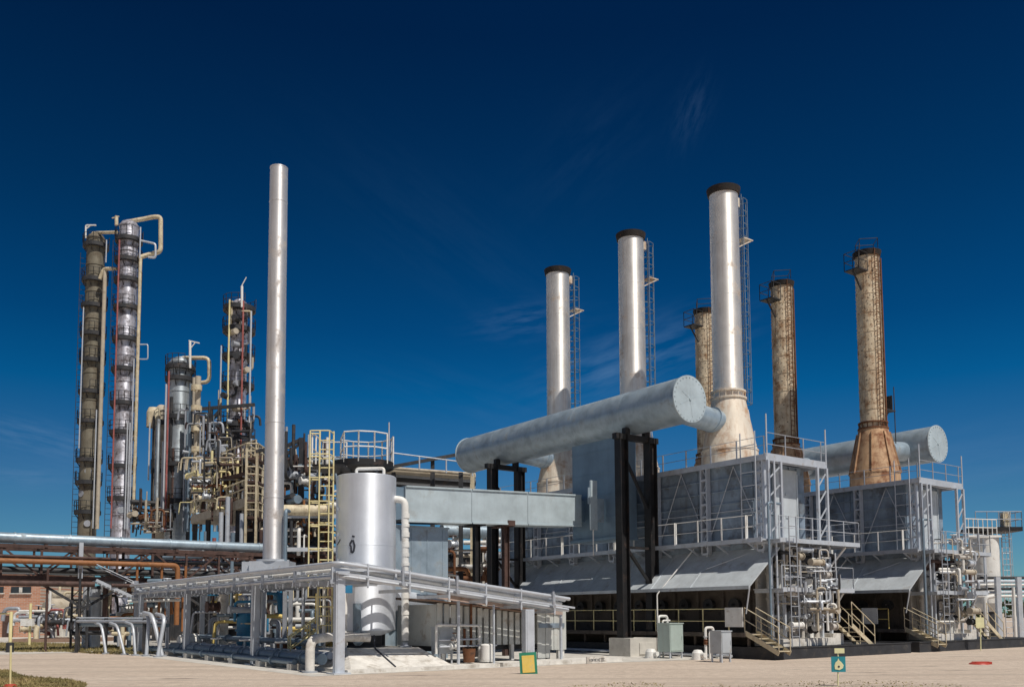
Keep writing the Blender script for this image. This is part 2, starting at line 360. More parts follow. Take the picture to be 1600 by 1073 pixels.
def make_heater(label, o, far=False):
    t = thing('fired_heater', label, 'heater', A(0, 0, 0, o))
    P = lambda a, b, z: A(a, b, z, o)
    m = MB(); m.ab(o, .9, LEN, .03, WID - .03, 5.1, 8.6)
    a0 = .95
    for k in range(6):
        a1 = a0 + 3.14
        for j in range(6):
            z0 = 5.12 + j * .578
            m.ab(o, a0, a1, -.012 - .012 * ((j + k) % 2), .06, z0 + .012, z0 + .566)
            m.beam(P(a0, -.055, z0 + .57), P(a1, -.055, z0 + .57), .09, .05)
        a0 = a1 + .03
    for z in (6.3, 7.4): m.ab(o, .86, .93, .1, WID - .1, z, z + .05)
    for b in (.35, 1.35, 2.45, 3.0): m.ab(o, .84, .93, b, b + .05, 5.15, 8.55)
    m.build('casing', 'galvanised_wall', t)
    m = MB(); m.ab(o, 1.0, LEN - .1, .3, WID - .3, .5, 5.1)
    for k in range(13): m.ab(o, 1.4 + k * 1.5, 1.55 + k * 1.5, .16, .34, 1.1, 5.0)
    m.ab(o, 1.0, LEN - .2, .2, .34, 2.9, 3.02)
    m.build('lower_wall', 'refractory', t)
    for k in range(12):
        c = P(2.2 + k * 1.5, .3, 2.3); q = MB()
        q.tube(c, c - R * .22, .24, n=14); q.tube(c - R * .22, c - R * .3, .3, n=14); q.tube(c - R * .3, c - R * .5, .07, n=8)
        q.build('burner', 'dark_steel', t)
    # sloping hood over the burners
    m = MB()
    m.hexa([P(-.1, -1.72, 2.98), P(LEN, -1.72, 2.98), P(LEN, .05, 4.66), P(-.35, .05, 4.66), P(-.1, -1.72, 3.05), P(LEN, -1.72, 3.05), P(LEN, .05, 4.74), P(-.35, .05, 4.74)])
    for k in range(1, 8):
        a = .75 + k * 2.45; m.beam(P(a, .03, 4.735), P(a, -1.73, 3.06), .05, .03)
    m.ab(o, -.1, LEN, -1.76, -1.72, 2.92, 3.07)
    m.build('hood', 'hood_sheet', t)
    m = MB(); m.ab(o, 1.0, LEN - .2, .06, .3, 4.3, 5.0)
    m.build('duct_wall', 'galvanised_wall', t)
    m = MB()
    m.ab(o, -.2, LEN, -.95, .02, 5.0, 5.07); m.ab(o, -.2, LEN, -.98, -.92, 4.93, 5.12)
    for k in range(12):
        a = .6 + k * 1.72; m.beam(P(a, 0.05, 4.5), P(a, -.9, 4.95), .06); m.beam(P(a, -.95, 4.95), P(a, .02, 4.95), .07)
    m.build('walkway', 'light_steel', t)
    m = MB()
    for k in range(15):
        a = .6 + k * 1.38; m.beam(P(a, -.94, 5.08), P(a, -.94, 6.12), .03, .07 if k % 3 else .16, R)
    for z in (5.6, 6.1): m.tube(P(.3, -.94, z), P(LEN, -.94, z), .016, n=5)
    m.build('walkway_rail', 'white_paint', t)
    for a in (.35, 3.5, 6.65, 9.8, 12.95, 16.1, 19.3):
        m = MB(); lattice(m, P(a, -.22, 4.62), P(a, -.22, 8.6), L, .34, .03, .55, .26)
        m.beam(P(a, -.2, 4.55), P(a, .1, 4.55), .1); m.build('column', 'light_steel', t)
    for a in (3.5, 6.65, 9.8, 12.95, 16.1):
        m = MB(); m.tube(P(a - .2, -.1, 5.5), P(a - 1.57, -.1, 8.5), .022, n=5); m.tube(P(a - 1.57, -.1, 8.5), P(a - 2.95, -.1, 5.5), .022, n=5)
        m.tube(P(a - .2, -.1, 6.5), P(a - 2.95, -.1, 6.5), .022, n=5); m.build('brace', 'light_steel', t)
    # top deck
    m = MB(); m.ab(o, -.05, LEN + .2, -.35, WID + .3, 8.66, 8.72); 
    m.ab(o, -.05, LEN + .2, -.40, -.35, 8.52, 8.76); m.ab(o, -.10, -.05, -.4, WID + .35, 8.48, 8.80); m.ab(o, -.05, LEN, WID + .3, WID + .35, 8.52, 8.76)
    for k in range(9): m.ab(o, .3 + k * 2.4, .42 + k * 2.4, -.34, WID + .25, 8.52, 8.655)
    m.build('roof_deck', 'light_steel', t)
    m = MB()
    for k in range(14):
        a = k * 1.5; m.beam(P(a, -.37, 8.7), P(a, -.37, 9.55), .035, .07, R)
    for z in (9.15, 9.55): m.tube(P(0, -.37, z), P(LEN, -.37, z), .014, n=5)
    for k in range(4):
        b = -.3 + k * 1.3; m.tube(P(-.07, b, 8.7), P(-.07, b, 9.7), .03, n=6)
    for z in (9.2, 9.7): m.tube(P(-.07, -.3, z), P(-.07, WID + .3, z), .018, n=5)
    m.build('deck_rail', 'grey_paint', t)
    for b, h in ((-.33, 10.5), (WID + .28, 10.3)):
        m = MB(); m.tube(P(-.1, b, 8.7), P(-.1, b, h), .035, n=6); m.build('mast', 'light_steel', t)
    # end face
    m = MB(); m.ab(o, .80, .88, 1.25, 2.95, 5.2, 8.4); m.ab(o, .76, .82, 1.25, 1.32, 5.2, 8.4); m.ab(o, .76, .82, 2.88, 2.95, 5.3, 8.25)
    for z in (6.2, 7.2): m.ab(o, .76, .805, 2.05, 2.3, z, z + .12)
    m.build('end_door', 'hood_sheet', t)
    m = MB(); m.ab(o, .86, 1.0, .05, WID - .05, .5, 5.1); 
    for b in (0.6, 1.45, 2.3, 3.1): m.ab(o, .78, .88, b, b + .1, .8, 5.0)
    m.build('end_wall', 'end_wall', t)
    for k, (b, r, z1) in enumerate(((.35, .15, 4.2), (1.05, .2, 5.0), (1.75, .30, 4.3), (2.45, .16, 4.9), (3.05, .22, 4.2), (3.6, .13, 5.0))):
        m = MB(); m.path([P(.45, b, .8), P(.45, b, z1), P(.9, b, z1)], r, 12, .25)
        for z in (1.5, 2.5, 3.6): m.tube(P(.45, b, z), P(.45, b, z + .09), r + .06, n=12)
        m.build('header_pipe', ('end_wall', 'white_paint', 'end_wall')[k % 3], t)
    m = MB(); m.path([P(.15, -.1, 4.32), P(.15, 4.75, 4.32)], .17, 12); m.path([P(-.15, .3, 4.52), P(-.15, 4.2, 4.52), P(-.15, 4.2, 3.3)], .09, 8)
    for b in (.4, 1.2, 2.0, 2.8, 3.6, 4.4): m.tube(P(.15, b, 4.32), P(.15, b + .1, 4.32), .27, n=12)
    m.build('manifold', 'brown_steel' if far else 'dark_steel', t)
    for b, z, ax, r in ((.7, 3.5, Z * -1 + R * .01, .11), (1.6, 3.5, Z * -1 + R * .01, .11), (2.6, 3.5, Z * -1 + R * .01, .11), (3.3, 3.5, Z * -1 + R * .01, .11), (.9, 1.8, R, .10), (2.2, 1.8, R, .10), (3.2, 1.8, R, .10)):
        q1 = MB(); q2 = MB(); valve(q1, q2, P(-.1, b, z), ax, r); q2.build('wheel', 'white_paint', q1.build('valve', 'grey_paint', t))
    for b in (-.30, .55, 3.2, WID + .25):
        m = MB(); m.beam(P(-.12, b, .5), P(-.12, b, 8.5), .12, .12, R); m.build('post', 'light_steel', t)
    for b in (.1, 3.3):
        m = MB()
        for k in range(4): m.beam(P(-.1, b + (-.4 if b < 1 else .0), 5.3 + k * .78), P(-.1, b + (.4 if b < 1 else .55), 5.9 + k * .78), .05)
        m.build('lacing', 'light_steel', t)
    for z, b0, b1 in ((5.02, -.5, 5.3), (2.93, -.4, 4.75)):
        m = MB(); m.ab(o, -.75, .75, b0, b1, z - .02, z + .03); m.ab(o, -.80, -.75, b0, b1, z - .12, z + .07); m.ab(o, -.75, .75, b1, b1 + .05, z - .12, z + .07)
        for k in range(6): b = b0 + .1 + k * (b1 - b0 - .2) / 5; m.ab(o, -.74, .74, b - .04, b + .04, z - .15, z - .03)
        m.build('platform', 'light_steel', t)
        m = MB(); rail(m, [P(.7, b1, z), P(-.75, b1, z), P(-.75, b0, z)], 1.0, .016, 1.15, 1, .026)
        m.build('platform_rail', 'light_steel', t)
    for b, z in ((4.6, 2.9), (4.9, 5.0)):
        m = MB(); m.beam(P(-.3, b, z - .1), P(-.2, 3.7, z - 1.1), .08); m.build('bracket', 'white_paint', t)
    # ladder up the long side to the deck, and one at the end
    m = MB(); ladder(m, P(.75, -.55, 5.1), P(.75, -.55, 9.8), L, .8, .55, .03); m.build('ladder', 'light_steel', t)
    m = MB(); ladder(m, P(-.95, .15, .5), P(-.95, .15, 6.0), R, .5, .4, .025); m.build('ladder', 'grey_paint', t)
    # burner platform and stairs
    m = MB(); m.ab(o, .3, LEN, -1.55, .25, 1.0, 1.06); m.ab(o, .3, LEN, -1.59, -1.55, .92, 1.1)
    for k in range(14): m.ab(o, .4 + k * 1.5, .5 + k * 1.5, -1.2, -1.1, .5, 1.0)
    m.build('burner_platform', 'refractory', t)
    m = MB(); rail(m, [P(1.2, -1.52, 1.06), P(LEN, -1.52, 1.06)], 1.05, .022, 1.45, 1, .028); m.build('burner_rail', 'yellow_paint' if far else 'pale_yellow', t)
    def stair(p, q, wd, w, hr, last):
        s = MB(); sd = wd.normalized() * (w / 2); d = q - p; n = 5
        for k in (-1, 1): s.beam(p + sd * k, q + sd * k, .04, .2)
        for k in range(n):
            c = p + d * ((k + .5) / n); s.box(c, (d - Z * d.z).length / n, w, .03, (d - Z * d.z).normalized(), wd.normalized(), Z)
        s.build('staircase', 'cream_pipe', t)
        for k in (-1, 1):
            h = MB()
            for e in (0, .5, 1): c = p + d * e + sd * k; h.tube(c, c + Z * 1.05, .022, n=6)
            for zz in (.55, 1.05): h.tube(p + sd * k + Z * zz, q + sd * k + Z * zz, .022, n=6)
            h.build('handrail', 'cream_pipe', t)
    stair(P(.35, -1.15, 1.1), P(-1.35, -1.15, .28), R, .75, 1, 0)
    stair(P(-.5, 4.35, 1.35), P(-.5, 6.1, .3), L, .75, 1, 0)
    m = MB(); m.ab(o, -.5, 1.0, -.1, WID + .1, .5, .82); m.ab(o, -.3, .8, WID + .1, WID + .9, .5, 1.0); m.build('base_pad', 'white_concrete', t)
    # small pipework down the corner
    m = MB(); m.path([P(-.3, -.6, .6), P(-.3, -.6, 6.6), P(-.3, .2, 6.6)], .055, 8); m.build('riser_pipe', 'blue_steel', t)
    m = MB(); m.path([P(-.4, -.25, .6), P(-.4, -.25, 8.4)], .045, 8); m.build('riser_pipe', 'light_steel', t)
    m = MB(); m.path([P(4.2, -.3, 4.9), P(5.1, -1.85, 2.8), P(5.1, -1.85, .0)], .035, 7); m.build('steam_pipe', 'white_paint', t)
    m = MB(); m.tube(P(1.0, -.05, 4.6), P(2.9, -.95, 3.9), .03, n=6); m.tube(P(-.1, -1.7, 3.0), P(.2, -1.6, 1.9), .035, n=6); m.build('strut', 'light_steel', t)
    return t

heater1 = make_heater('nearer long grey sheet-metal furnace, under the three silver chimney stacks', C0)
heater2 = make_heater('farther grey sheet-metal furnace on the right, under the rust-streaked stacks', C0 + STEP, True)

def plinth(o, a0, b0, b1, label):
    m = MB(); m.ab(o, a0, LEN + .6, b0, b1, 0, .46); m.ab(o, a0 - .03, a0 + .25, b0 - .03, b1 + .03, .46, .5); m.ab(o, a0 + .25, LEN + .6, b0 - .03, b0 + .2, .46, .5)
    return solo(m, 'plinth', 'tar_paint', A(a0, b0, 0, o), label, 'plinth')
plinth(C0, -1.0, -1.35, 8.9, 'low black tarred plinth the nearer furnace stands on')
plinth(C0 + STEP, -1.0, -2.6, 11.0, 'low black tarred plinth under the farther furnace at right')

# ---------------------------------------------------------------- stacks
def make_stack(label, o, rusty):
    b = A(3.7, 1.8, 8.72, o); t = thing('chimney_stack', label, 'chimney stack', b, 'rusty stacks on the farther furnace' if rusty else 'silver stacks on the nearer furnace')
    sk = 'rusty_cream' if rusty else 'silver_paint'; rs = .66 if rusty else .70
    m = MB(); m.lathe(b, [(1.36, 0), (1.33, .85), (1.36, .86), (1.36, .92), (1.30, .93), (.80, 3.35), (.8, 3.45)], 40); m.lathe(b, [(1.5, 0), (1.5, .06), (1.3, .061)], 40)
    if rusty:
        for k in range(8):
            g = k * PI / 4 + .3; d = V((math.cos(g), math.sin(g), 0)); m.beam(b + d * 1.36 + Z * .9, b + d * .86 + Z * 3.2, .05, .10)
    m.build('cone', 'cone_orange' if rusty else 'cone_cream', t)
    m = MB(); m.lathe(b, [(rs + .02, 3.38), (rs + .17, 3.39), (rs + .17, 3.47), (rs + .02, 3.48)], 36); m.lathe(b, [(rs + .02, 3.72), (rs + .14, 3.73), (rs + .14, 3.80), (rs + .02, 3.81)], 36)
    for k in range(16):
        d = V((math.cos(k * PI / 8), math.sin(k * PI / 8), 0)); m.beam(b + d * (rs + .09) + Z * 3.43, b + d * (rs + .09) + Z * 3.77, .035)
    m.build('flange', 'rust' if rusty else 'cone_cream', t)
    H = 13.3 if rusty else 13.55
    m = MB(); prof = [(rs + .02, 3.4)]; n = 9 if rusty else 4
    for k in range(1, n + 1):
        z = 3.4 + (H - 3.4) * k / n; r = rs + .02 - .03 * k / n
        prof += [(r, z - .03), (r + (.005 if not rusty else .02), z - .028), (r + (.005 if not rusty else .02), z), (r, z + .002)]
    m.lathe(b, prof, 40)
    if rusty:                               # bands of studs the old lining was pinned with
        for k in range(34):
            z = 3.7 + k * .28
            for j in range(14):
                g = j * 2 * PI / 14 + (k % 2) * .22; d = V((math.cos(g), math.sin(g), 0)); m.box(b + d * (rs + .01) + Z * z, .035, .05, .05, d, Z.cross(d), Z)
    m.build('shaft', sk, t)
    m = MB(); m.lathe(b, [(rs + .01, H - .02), (rs + .06, H), (rs + .12, H + .30), (rs - .03, H + .301), (rs - .05, H - .6)], 40)
    m.build('rim', 'black_rim', t)
    if not rusty:
        e = R * (rs + .34); m = MB(); ladder(m, b + e + Z * 3.0, b + e + Z * (H + .3), L, .46, .34, .024)
        for k in range(7): z = 3.7 + k * 1.55; m.beam(b + R * rs + Z * z, b + e + Z * z, .05)
        m.build('ladder', 'blue_steel', t)
        m = MB(); cage(m, b + e + Z * 3.4, b + e + Z * (H + .1), L, R, .66, .62, .62, .018, 5); m.build('ladder_cage', 'blue_steel', t)
        m = MB(); c = b + R * (rs + .75) + Z * (H - 1.9); m.box(c, .6, .7, .05, L, R)
        for k in (-1, 1): m.beam(c + R * .3 + L * .25 * k, b + R * (rs - .02) + L * .25 * k + Z * (H - 2.5), .05)
        m.build('rest_platform', 'cone_cream', t)
        m = MB(); m.box(b + R * (rs + .2) + Z * (H - .1), .3, .3, .45, L, R); m.build('light_bracket', 'cone_cream', t)
        m = MB(); ladder(m, b + R * 1.65 - L * .2, b + R * .95 - L * .2 + Z * 3.0, L, .4, .35, .022); m.build('cone_ladder', 'white_paint', t)
    else:
        d = (L * -.964 - R * .277).normalized(); m = MB(); e = d * (rs + .07)
        ladder(m, b + e + Z * 3.3, b + e + Z * (H + .3), R, .36, .3, .022); m.build('ladder', 'rust', t)
        d2 = (R * .25 - L * .97).normalized(); m = MB(); m.tube(b + d2 * (rs + .08) + Z * 3.2, b + d2 * (rs + .08) + Z * (H - .2), .05, n=7); m.build('conduit', 'rust', t)
        m = MB(); c = b - R * (rs + .45) + Z * (H - 1.0); m.box(c, .9, .9, .06, L, R); m.beam(c - R * .4, b - R * rs + Z * (H - 2.0), .07)
        m.tube(b - R * .9 + Z * (H - .9), b - R * .7 + Z * (H + .7), .03, n=5)
        rail(m, [c + R * .4 - L * .45, c - R * .45 - L * .45, c - R * .45 + L * .45, c + R * .4 + L * .45], 1.0, .022, .9, 1)
        rail(m, [b + Z * (H + .4) - R * .7, b + Z * (H + .4) - L * .7, b + Z * (H + .4) + R * .7, b + Z * (H + .4) + L * .7], .55, .02, 1, 0, closed=True)
        m.build('top_platform', 'dark_steel', t)
    return t
s1 = make_stack('tallest looking silver chimney stack, nearest, ladder on its right side', C0, False)
s2 = dup(s1, L * 6.5, 'silver chimney stack second along the nearer furnace, partly behind the big horizontal duct')
s3 = dup(s1, L * 12.8, 'farthest silver chimney stack, at the left end of the row')
q1_ = make_stack('rusty cream chimney stack nearest right, beside the round duct end', C0 + STEP, True)
q2_ = dup(q1_, L * 5.85, 'rusty cream stack standing just right of the tallest silver stack')
q3_ = dup(q1_, L * 12.1, 'rusty cream stack farthest back, half hidden behind the tallest silver stack')
# side platform on the nearest rusty stack
b = A(3.7, 1.8, 8.72, C0 + STEP); m = MB(); c = b + R * 1.15 + Z * 4.6
m.box(c, .9, .9, .07, L, R); m.box(c + R * .3 + Z * .5, .7, .06, .8, L, R); m.beam(c + R * .4, b + R * .66 + Z * 3.5, .08)
for k in (-1, 1): m.tube(c + R * .42 + L * .4 * k - Z * 2.2, c + R * .42 + L * .4 * k + Z * 1.4, .03, n=6)
m.build('side_platform', 'dark_steel', q1_)

# ---------------------------------------------------------------- round gas ducts
def make_duct(label, o, b, a0, a1, z, bs, branches):
    t = thing('round_duct', label, 'duct', A(a0, b, z, o)); r = 1.03
    m = MB(); m.tube(A(a0, b, z, o), A(a1, b, z, o), r, n=56)
    n = 5
    for k in range(1, n):
        a = a0 + (a1 - a0) * k / n; m.tube(A(a, b, z, o), A(a + .05, b, z, o), r + .006, n=56, caps=True)
    m.build('shell', 'galvanised', t)
    for a, s in ((a0, -1), (a1, 1)):
        m = MB(); m.tube(A(a, b, z, o), A(a + s * .06, b, z, o), r + .035, n=56); m.tube(A(a + s * .06, b, z, o), A(a + s * .10, b, z, o), .07, n=12)
        for k in range(28):
            g = 2 * PI * k / 28; c = A(a + s * .06, b, z, o) + R * (r * .95 * math.cos(g)) + Z * (r * .95 * math.sin(g)); m.tube(c, c + L * s * .03, .03, n=6)
        for g in (.4, 1.5, 2.6, 3.6, 4.9):
            c = A(a + s * .062, b, z, o); e = R * math.cos(g) + Z * math.sin(g); m.beam(c + e * .1, c + e * (.35 + .1 * g), .035, .014, L)
        m.build('end_cap', 'pale_duct', t)
    for a in branches:
        s = 1 if bs > b else -1
        m = MB(); m.tube(A(a, b + s * .8, z - .3, o), A(a, bs - s * .7, z - .5, o), .56, n=32)
        m.tube(A(a, bs - s * 1.25, z - .42, o), A(a, bs - s * 1.2, z - .43, o), .62, n=32)
        m.build('branch_duct', 'galvanised', t)
    return t
make_duct('huge horizontal round grey duct in front of the silver stacks, flat end towards the viewer', C0, -2.06, 2.7, 20.2, 11.45, 1.8, (3.7, 10.2, 16.5))
make_duct('horizontal round grey duct behind the rusty stacks at far right', C0 + STEP, 5.6, 2.1, 20.0, 11.5, 1.8, (3.7, 10.2, 16.5))

# ---------------------------------------------------------------- black portal supports
def make_portal(label):
    a = 6.05; t = thing('duct_support', label, 'support frame', A(a, -2.1, 0), 'black steel portals under the round duct')
    for b in (-3.06, -1.18):
        m = MB(); ibeam(m, A(a, b, .85), A(a, b, 10.3), .42, .46, R, .04); m.ab(C0, a - .3, a + .3, b - .3, b + .3, .82, .86); m.build('column', 'black_steel', t)
    m = MB(); m.ab(C0, a - .15, a + .15, -3.5, -.75, 10.05, 10.32)
    for b in (-2.75, -1.45): m.ab(C0, a - .12, a + .12, b - .15, b + .15, 10.32, 10.62)
    m.build('cap_beam', 'black_steel', t)
    for z0, z1 in ((9.2, 6.9), (5.0, 3.4), (5.0, 5.0)): m = MB(); m.beam(A(a, -2.85, z0), A(a, -1.4, z1), .12); m.build('brace', 'black_steel', t)
    m = MB(); m.ab(C0, a - .9, a + .5, -3.55, -.95, 0, .82); m.ab(C0, a - .95, a - .9, -3.0, -2.0, .1, .6); m.build('footing', 'concrete', t)
    return t
p1 = make_portal('black steel portal on concrete block, nearer, carrying the right part of the round duct')
p2 = dup(p1, L * 10.45, 'black steel portal carrying the far left part of the round duct')

# riser duct that hangs below the round duct
t = thing('riser_duct', 'broad blue-grey flat duct dropping from the round duct', 'duct', A(9, -2, 5.6))
m = MB(); m.ab(C0, 7.24, 10.5, -2.3, -1.1, 5.6, 10.6)
for z in (6.6, 7.7, 8.8, 9.9): m.ab(C0, 7.22, 10.52, -2.32, -2.28, z, z + .05)
m.ab(C0, 7.16, 7.24, -2.35, -1.05, 5.6, 10.5)
for k in range(14): m.box(A(7.3, -2.33, 5.9 + k * .33), .05, .05, .05, L, R)
m.build('duct_body', 'duct_panel', t)
m = MB(); m.ab(C0, 7.14, 10.6, -2.4, -1.0, 5.5, 5.62); m.build('flange', 'duct_panel', t)
m = MB(); m.ab(C0, 9.6, 10.5, -2.96, -2.3, 6.5, 7.6); m.build('neck', 'duct_panel', t)
t = thing('damper_plate', 'pale stepped damper plate hanging beside the end of the square duct', 'damper', A(8.0, -3.1, 5.9))
m = MB(); m.ab(C0, 8.0, 8.1, -3.28, -2.86, 5.95, 8.35); m.build('plate', 'pale_duct', t)
m = MB(); m.ab(C0, 8.02, 8.08, -2.86, -2.4, 6.35, 7.5); m.ab(C0, 8.03, 8.07, -3.42, -3.28, 7.2, 8.0); m.build('guide_box', 'galvanised', t)
m = MB(); m.tube(A(8.05, -3.1, 5.95), A(8.05, -3.1, 4.7), .03, n=6); m.build('spindle', 'white_paint', t)

# square duct running to the left
t = thing('square_duct', 'long pale square sheet-metal duct, dented, running behind the upright tank', 'duct', A(10, -7.5, 0))
def SD(b, dz): k = (b + 2.95) / -9.8; return 6.28 - .33 * k + dz
m = MB(); A0, A1 = 9.3, 10.8
for b0, b1 in ((-2.75, -6.1), (-6.12, -9.3), (-9.32, -12.75)):
    m.hexa([A(A0, b0, SD(b0, 0)), A(A1, b0, SD(b0, 0)), A(A1, b1, SD(b1, 0)), A(A0, b1, SD(b1, 0)), A(A0, b0, SD(b0, 1.52)), A(A1, b0, SD(b0, 1.52)), A(A1, b1, SD(b1, 1.52)), A(A0, b1, SD(b1, 1.52))])
    for dz in (-.02, 1.5): m.beam(A(A0 - .02, b0 - .02, SD(b0, dz)), A(A0 - .02, b1 + .02, SD(b1, dz)), .07)
m.build('duct_body', 'pale_duct', t)
m = MB(); m.hexa([A(A0 + .15, -12.75, SD(-12.7, .1)), A(A1, -12.75, SD(-12.7, .1)), A(A1, -13.6, 5.9), A(A0 + .5, -13.6, 5.9), A(A0 + .15, -12.75, SD(-12.7, 1.45)), A(A1, -12.75, SD(-12.7, 1.45)), A(A1, -13.6, 7.5), A(A0 + .5, -13.6, 7.5)])
m.build('transition', 'duct_panel', t)
for b, mt in ((-7.1, 'brown_steel'), (-8.75, 'black_steel')):
    m = MB(); ibeam(m, A(9.75, b, 0), A(9.75, b, SD(b, -.05)), .24, .26, R, .03); m.ab(C0, 9.3, 10.6, b - .22, b + .22, SD(b, -.12), SD(b, -.04)); m.build('post', mt, t)
m = MB(); m.ab(C0, 9.24, 9.30, -7.3, -6.9, SD(-7.1, -.1), SD(-7.1, .15)); m.build('clip', 'brown_steel', t)

t = thing('steel_box', 'plain grey steel-clad box housing below the square duct, beside the upright tank', 'housing', A(10, -11.8, 0))
m = MB(); m.ab(C0, 9.75, 12.2, -13.6, -10.3, 0, 5.75)
for b in (-13.0, -12.2, -11.4, -10.6): m.ab(C0, 9.73, 9.76, b, b + .03, .1, 5.7)
m.ab(C0, 9.72, 9.76, -13.6, -10.3, 3.2, 3.24); m.build('wall', 'galvanised', t)
m = MB(); m.ab(C0, 9.7, 12.25, -13.65, -10.25, 5.75, 5.82); m.build('lid', 'galvanised', t)

# ---------------------------------------------------------------- cabinets
def make_cabinet(p, w, h, d, leg, label, material, cat='cabinet'):
    t = thing('control_cabinet', label, cat, p, 'control cabinets along the road')
    u = L * -1; m = MB(); m.box(p + Z * (leg + h / 2), w, d, h, R, L); m.box(p + Z * (leg + h + .02), w + .06, d + .06, .04, R, L)
    m.build('body', material, t)
    m = MB(); m.box(p - L * (d / 2 + .012) + Z * (leg + h / 2), w * .88, .02, h * .9, R, L); m.box(p - L * (d / 2 + .03) + R * w * .36 + Z * (leg + h / 2), .03, .03, .16, R, L); m.build('door', material, t)
    for sx in (-1, 1):
        for sy in (-1, 1):
            m = MB(); c = p + R * sx * (w / 2 - .05) + L * sy * (d / 2 - .05); m.beam(c, c + Z * leg, .06, .06, R); m.build('leg', 'light_steel', t)
    return t
g = ground(1056, 1028); make_cabinet(g + L * .3, .82, 1.2, .72, .28, 'larger pale green metal cabinet on short legs by the plinth, concrete block at its left', 'cabinet_green')
g = ground(1133, 1034); make_cabinet(g + L * .2, .60, .86, .58, .34, 'smaller grey metal cabinet on legs below the white notice board', 'cabinet_grey')
g = ground(688, 1041); make_cabinet(g + L * .1 + R * .15 + Z * .12, .62, .95, .55, .36, 'grey metal cabinet on legs in front of the ribbed shed', 'cabinet_grey')
for u0, u1, v1, dist, lab in ((1030, 1046, 962, 40.0, 'white pipe loop with pump standing behind the larger green cabinet'), (1103, 1118, 980, 38.5, 'white bent pipe standing at the left of the smaller grey cabinet')):
    g = at(u0, 1025, dist); g.z = 0; t = thing('pipe_loop', lab, 'pipe', g); w = (u1 - u0) / F * dist; h = at(u0, v1, dist).z
    m = MB(); m.path([g + Z * 0, g + Z * h, g + Z * h + R * w * 1.2, g + R * w * 1.2 + Z * .4], .06, 8); m.path([g + R * .25, g + R * .25 + Z * (h - .2), g + R * .7 + Z * (h - .2)], .045, 8); m.build('pipe', 'white_paint', t)
    m = MB(); m.lathe(g - R * .5, [(.0, .42), (.16, .40), (.24, .28), (.27, 0)], 16); m.tube(g - R * .5 + Z * .2, g - R * .5 + Z * .2 - L * .4, .1, n=10); m.build('pump', 'white_paint', t)
    q1 = MB(); q2 = MB(); valve(q1, q2, g + Z * (h * .55), Z * -1 + R * .01, .07); q2.build('wheel', 'grey_paint', q1.build('valve', 'rust', t))
g = at(942, 1022, 43); 
t = thing('ground_pipe', 'thin grey pipe lying along the foot of the black plinth', 'pipe', A(4.5, -2.4, 0)); m = MB(); m.path([A(14, -1.75, .12), A(.9, -1.75, .12)], .07, 8); m.build('pipe', 'light_steel', t)
for k in range(6):
    m = MB(); m.ab(C0, 1.5 + k * 2.2, 1.65 + k * 2.2, -1.9, -1.6, 0, .06); m.build('saddle', 'concrete', t)

# notice boards on the rails
for o, a, sfx, w in ((C0, .85, 'white notice board with grey print on the yellow rail of the nearer furnace', .95), (C0 + STEP, 2.2, 'pale notice board on the rail of the farther furnace', .9)):
    t = thing('notice_board', sfx, 'notice board', A(a, -1.6, 1.3, o)); m = MB()
    m.box(A(a, -1.60, 1.75, o), w, .04, .82, L, R); m.build('frame', 'white_paint', t)
    m = MB(); m.box(A(a, -1.627, 1.78, o), w - .12, .008, .66, L, R); m.build('printed_sheet', 'white_paint', t)

# ---------------------------------------------------------------- signs
def sign_plate(mb, c, w, h, th=.03, tilt=0.0):
    a = X * math.cos(tilt) + Z * math.sin(tilt); b = Z * math.cos(tilt) - X * math.sin(tilt); mb.box(c, w, th, h, a, Y, b); return a, b
g = ground(825, 1052); c = at(825.5, 1036.5, g.y); t = thing('square_sign', 'square yellow sign with green border on a short stake at the road edge', 'sign', g)
m = MB(); ax, az = sign_plate(m, c, .56, .74, .03, .06); m.build('border', 'green_paint', t)
m = MB(); m.box(c - Y * .02, .40, .02, .55, ax, Y, az); m.build('face', 'yellow_sign', t)
m = MB(); m.beam(g + Y * .05, c + Y * .05, .05); m.build('stake', 'grey_paint', t)
g = ground(1310, 1071); dist = g.y; t = thing('hydrant_sign', 'turquoise sign with pale flame on a thin post, small yellow plate above', 'sign', g)
m = MB(); m.tube(g + Y * .03, at(1310, 1014, dist) + Y * .03, .02, n=8); m.build('post', 'pale_sign', t)
c = at(1310, 1037, dist); m = MB(); m.box(c, .37, .02, .40); m.build('panel', 'teal_paint', t)
m = MB(); fl = [(-.10, -.13), (.02, -.15), (.11, -.10), (.13, -.02), (.07, .06), (.02, .10), (0, .16), (-.03, .09), (-.08, .05), (-.11, -.03)]
m.prism([c + X * x + Z * z - Y * .022 for x, z in fl], Y * .01); m.build('flame', 'pale_sign', t)
m = MB(); m.tube(c - Y * .03 + Z * -.06, c - Y * .02 + Z * -.06, .028, n=10); m.build('dot', 'ink', t)
c = at(1311.5, 1016, dist); m = MB(); m.box(c, .26, .02, .13); m.build('plate', 'pale_sign', t)
g = ground(1532, 1006); g = at(1532, 1006, 46); g.z = 0; t = thing('warning_sign', 'yellowish blank sign on a post in front of the farther furnace stairs', 'sign', g)
m = MB(); m.tube(g, at(1532, 960, 46) + Y * .04, .03, n=8); m.build('post', 'pale_sign', t)
m = MB(); c = at(1531, 972, 46); m.box(c, .42, .03, .52); m.build('panel', 'pale_sign', t)
g = ground(1530, 1037); t = thing('hose_hatch', 'small flat red hatch cover lying on the sandy road', 'hatch', g)
m = MB(); m.lathe(g, [(.0, .09), (.22, .085), (.33, .04), (.36, 0)], 18); m.box(g + X * .1 + Z * .05, .6, .3, .09); m.build('cover', 'red_plastic', t)
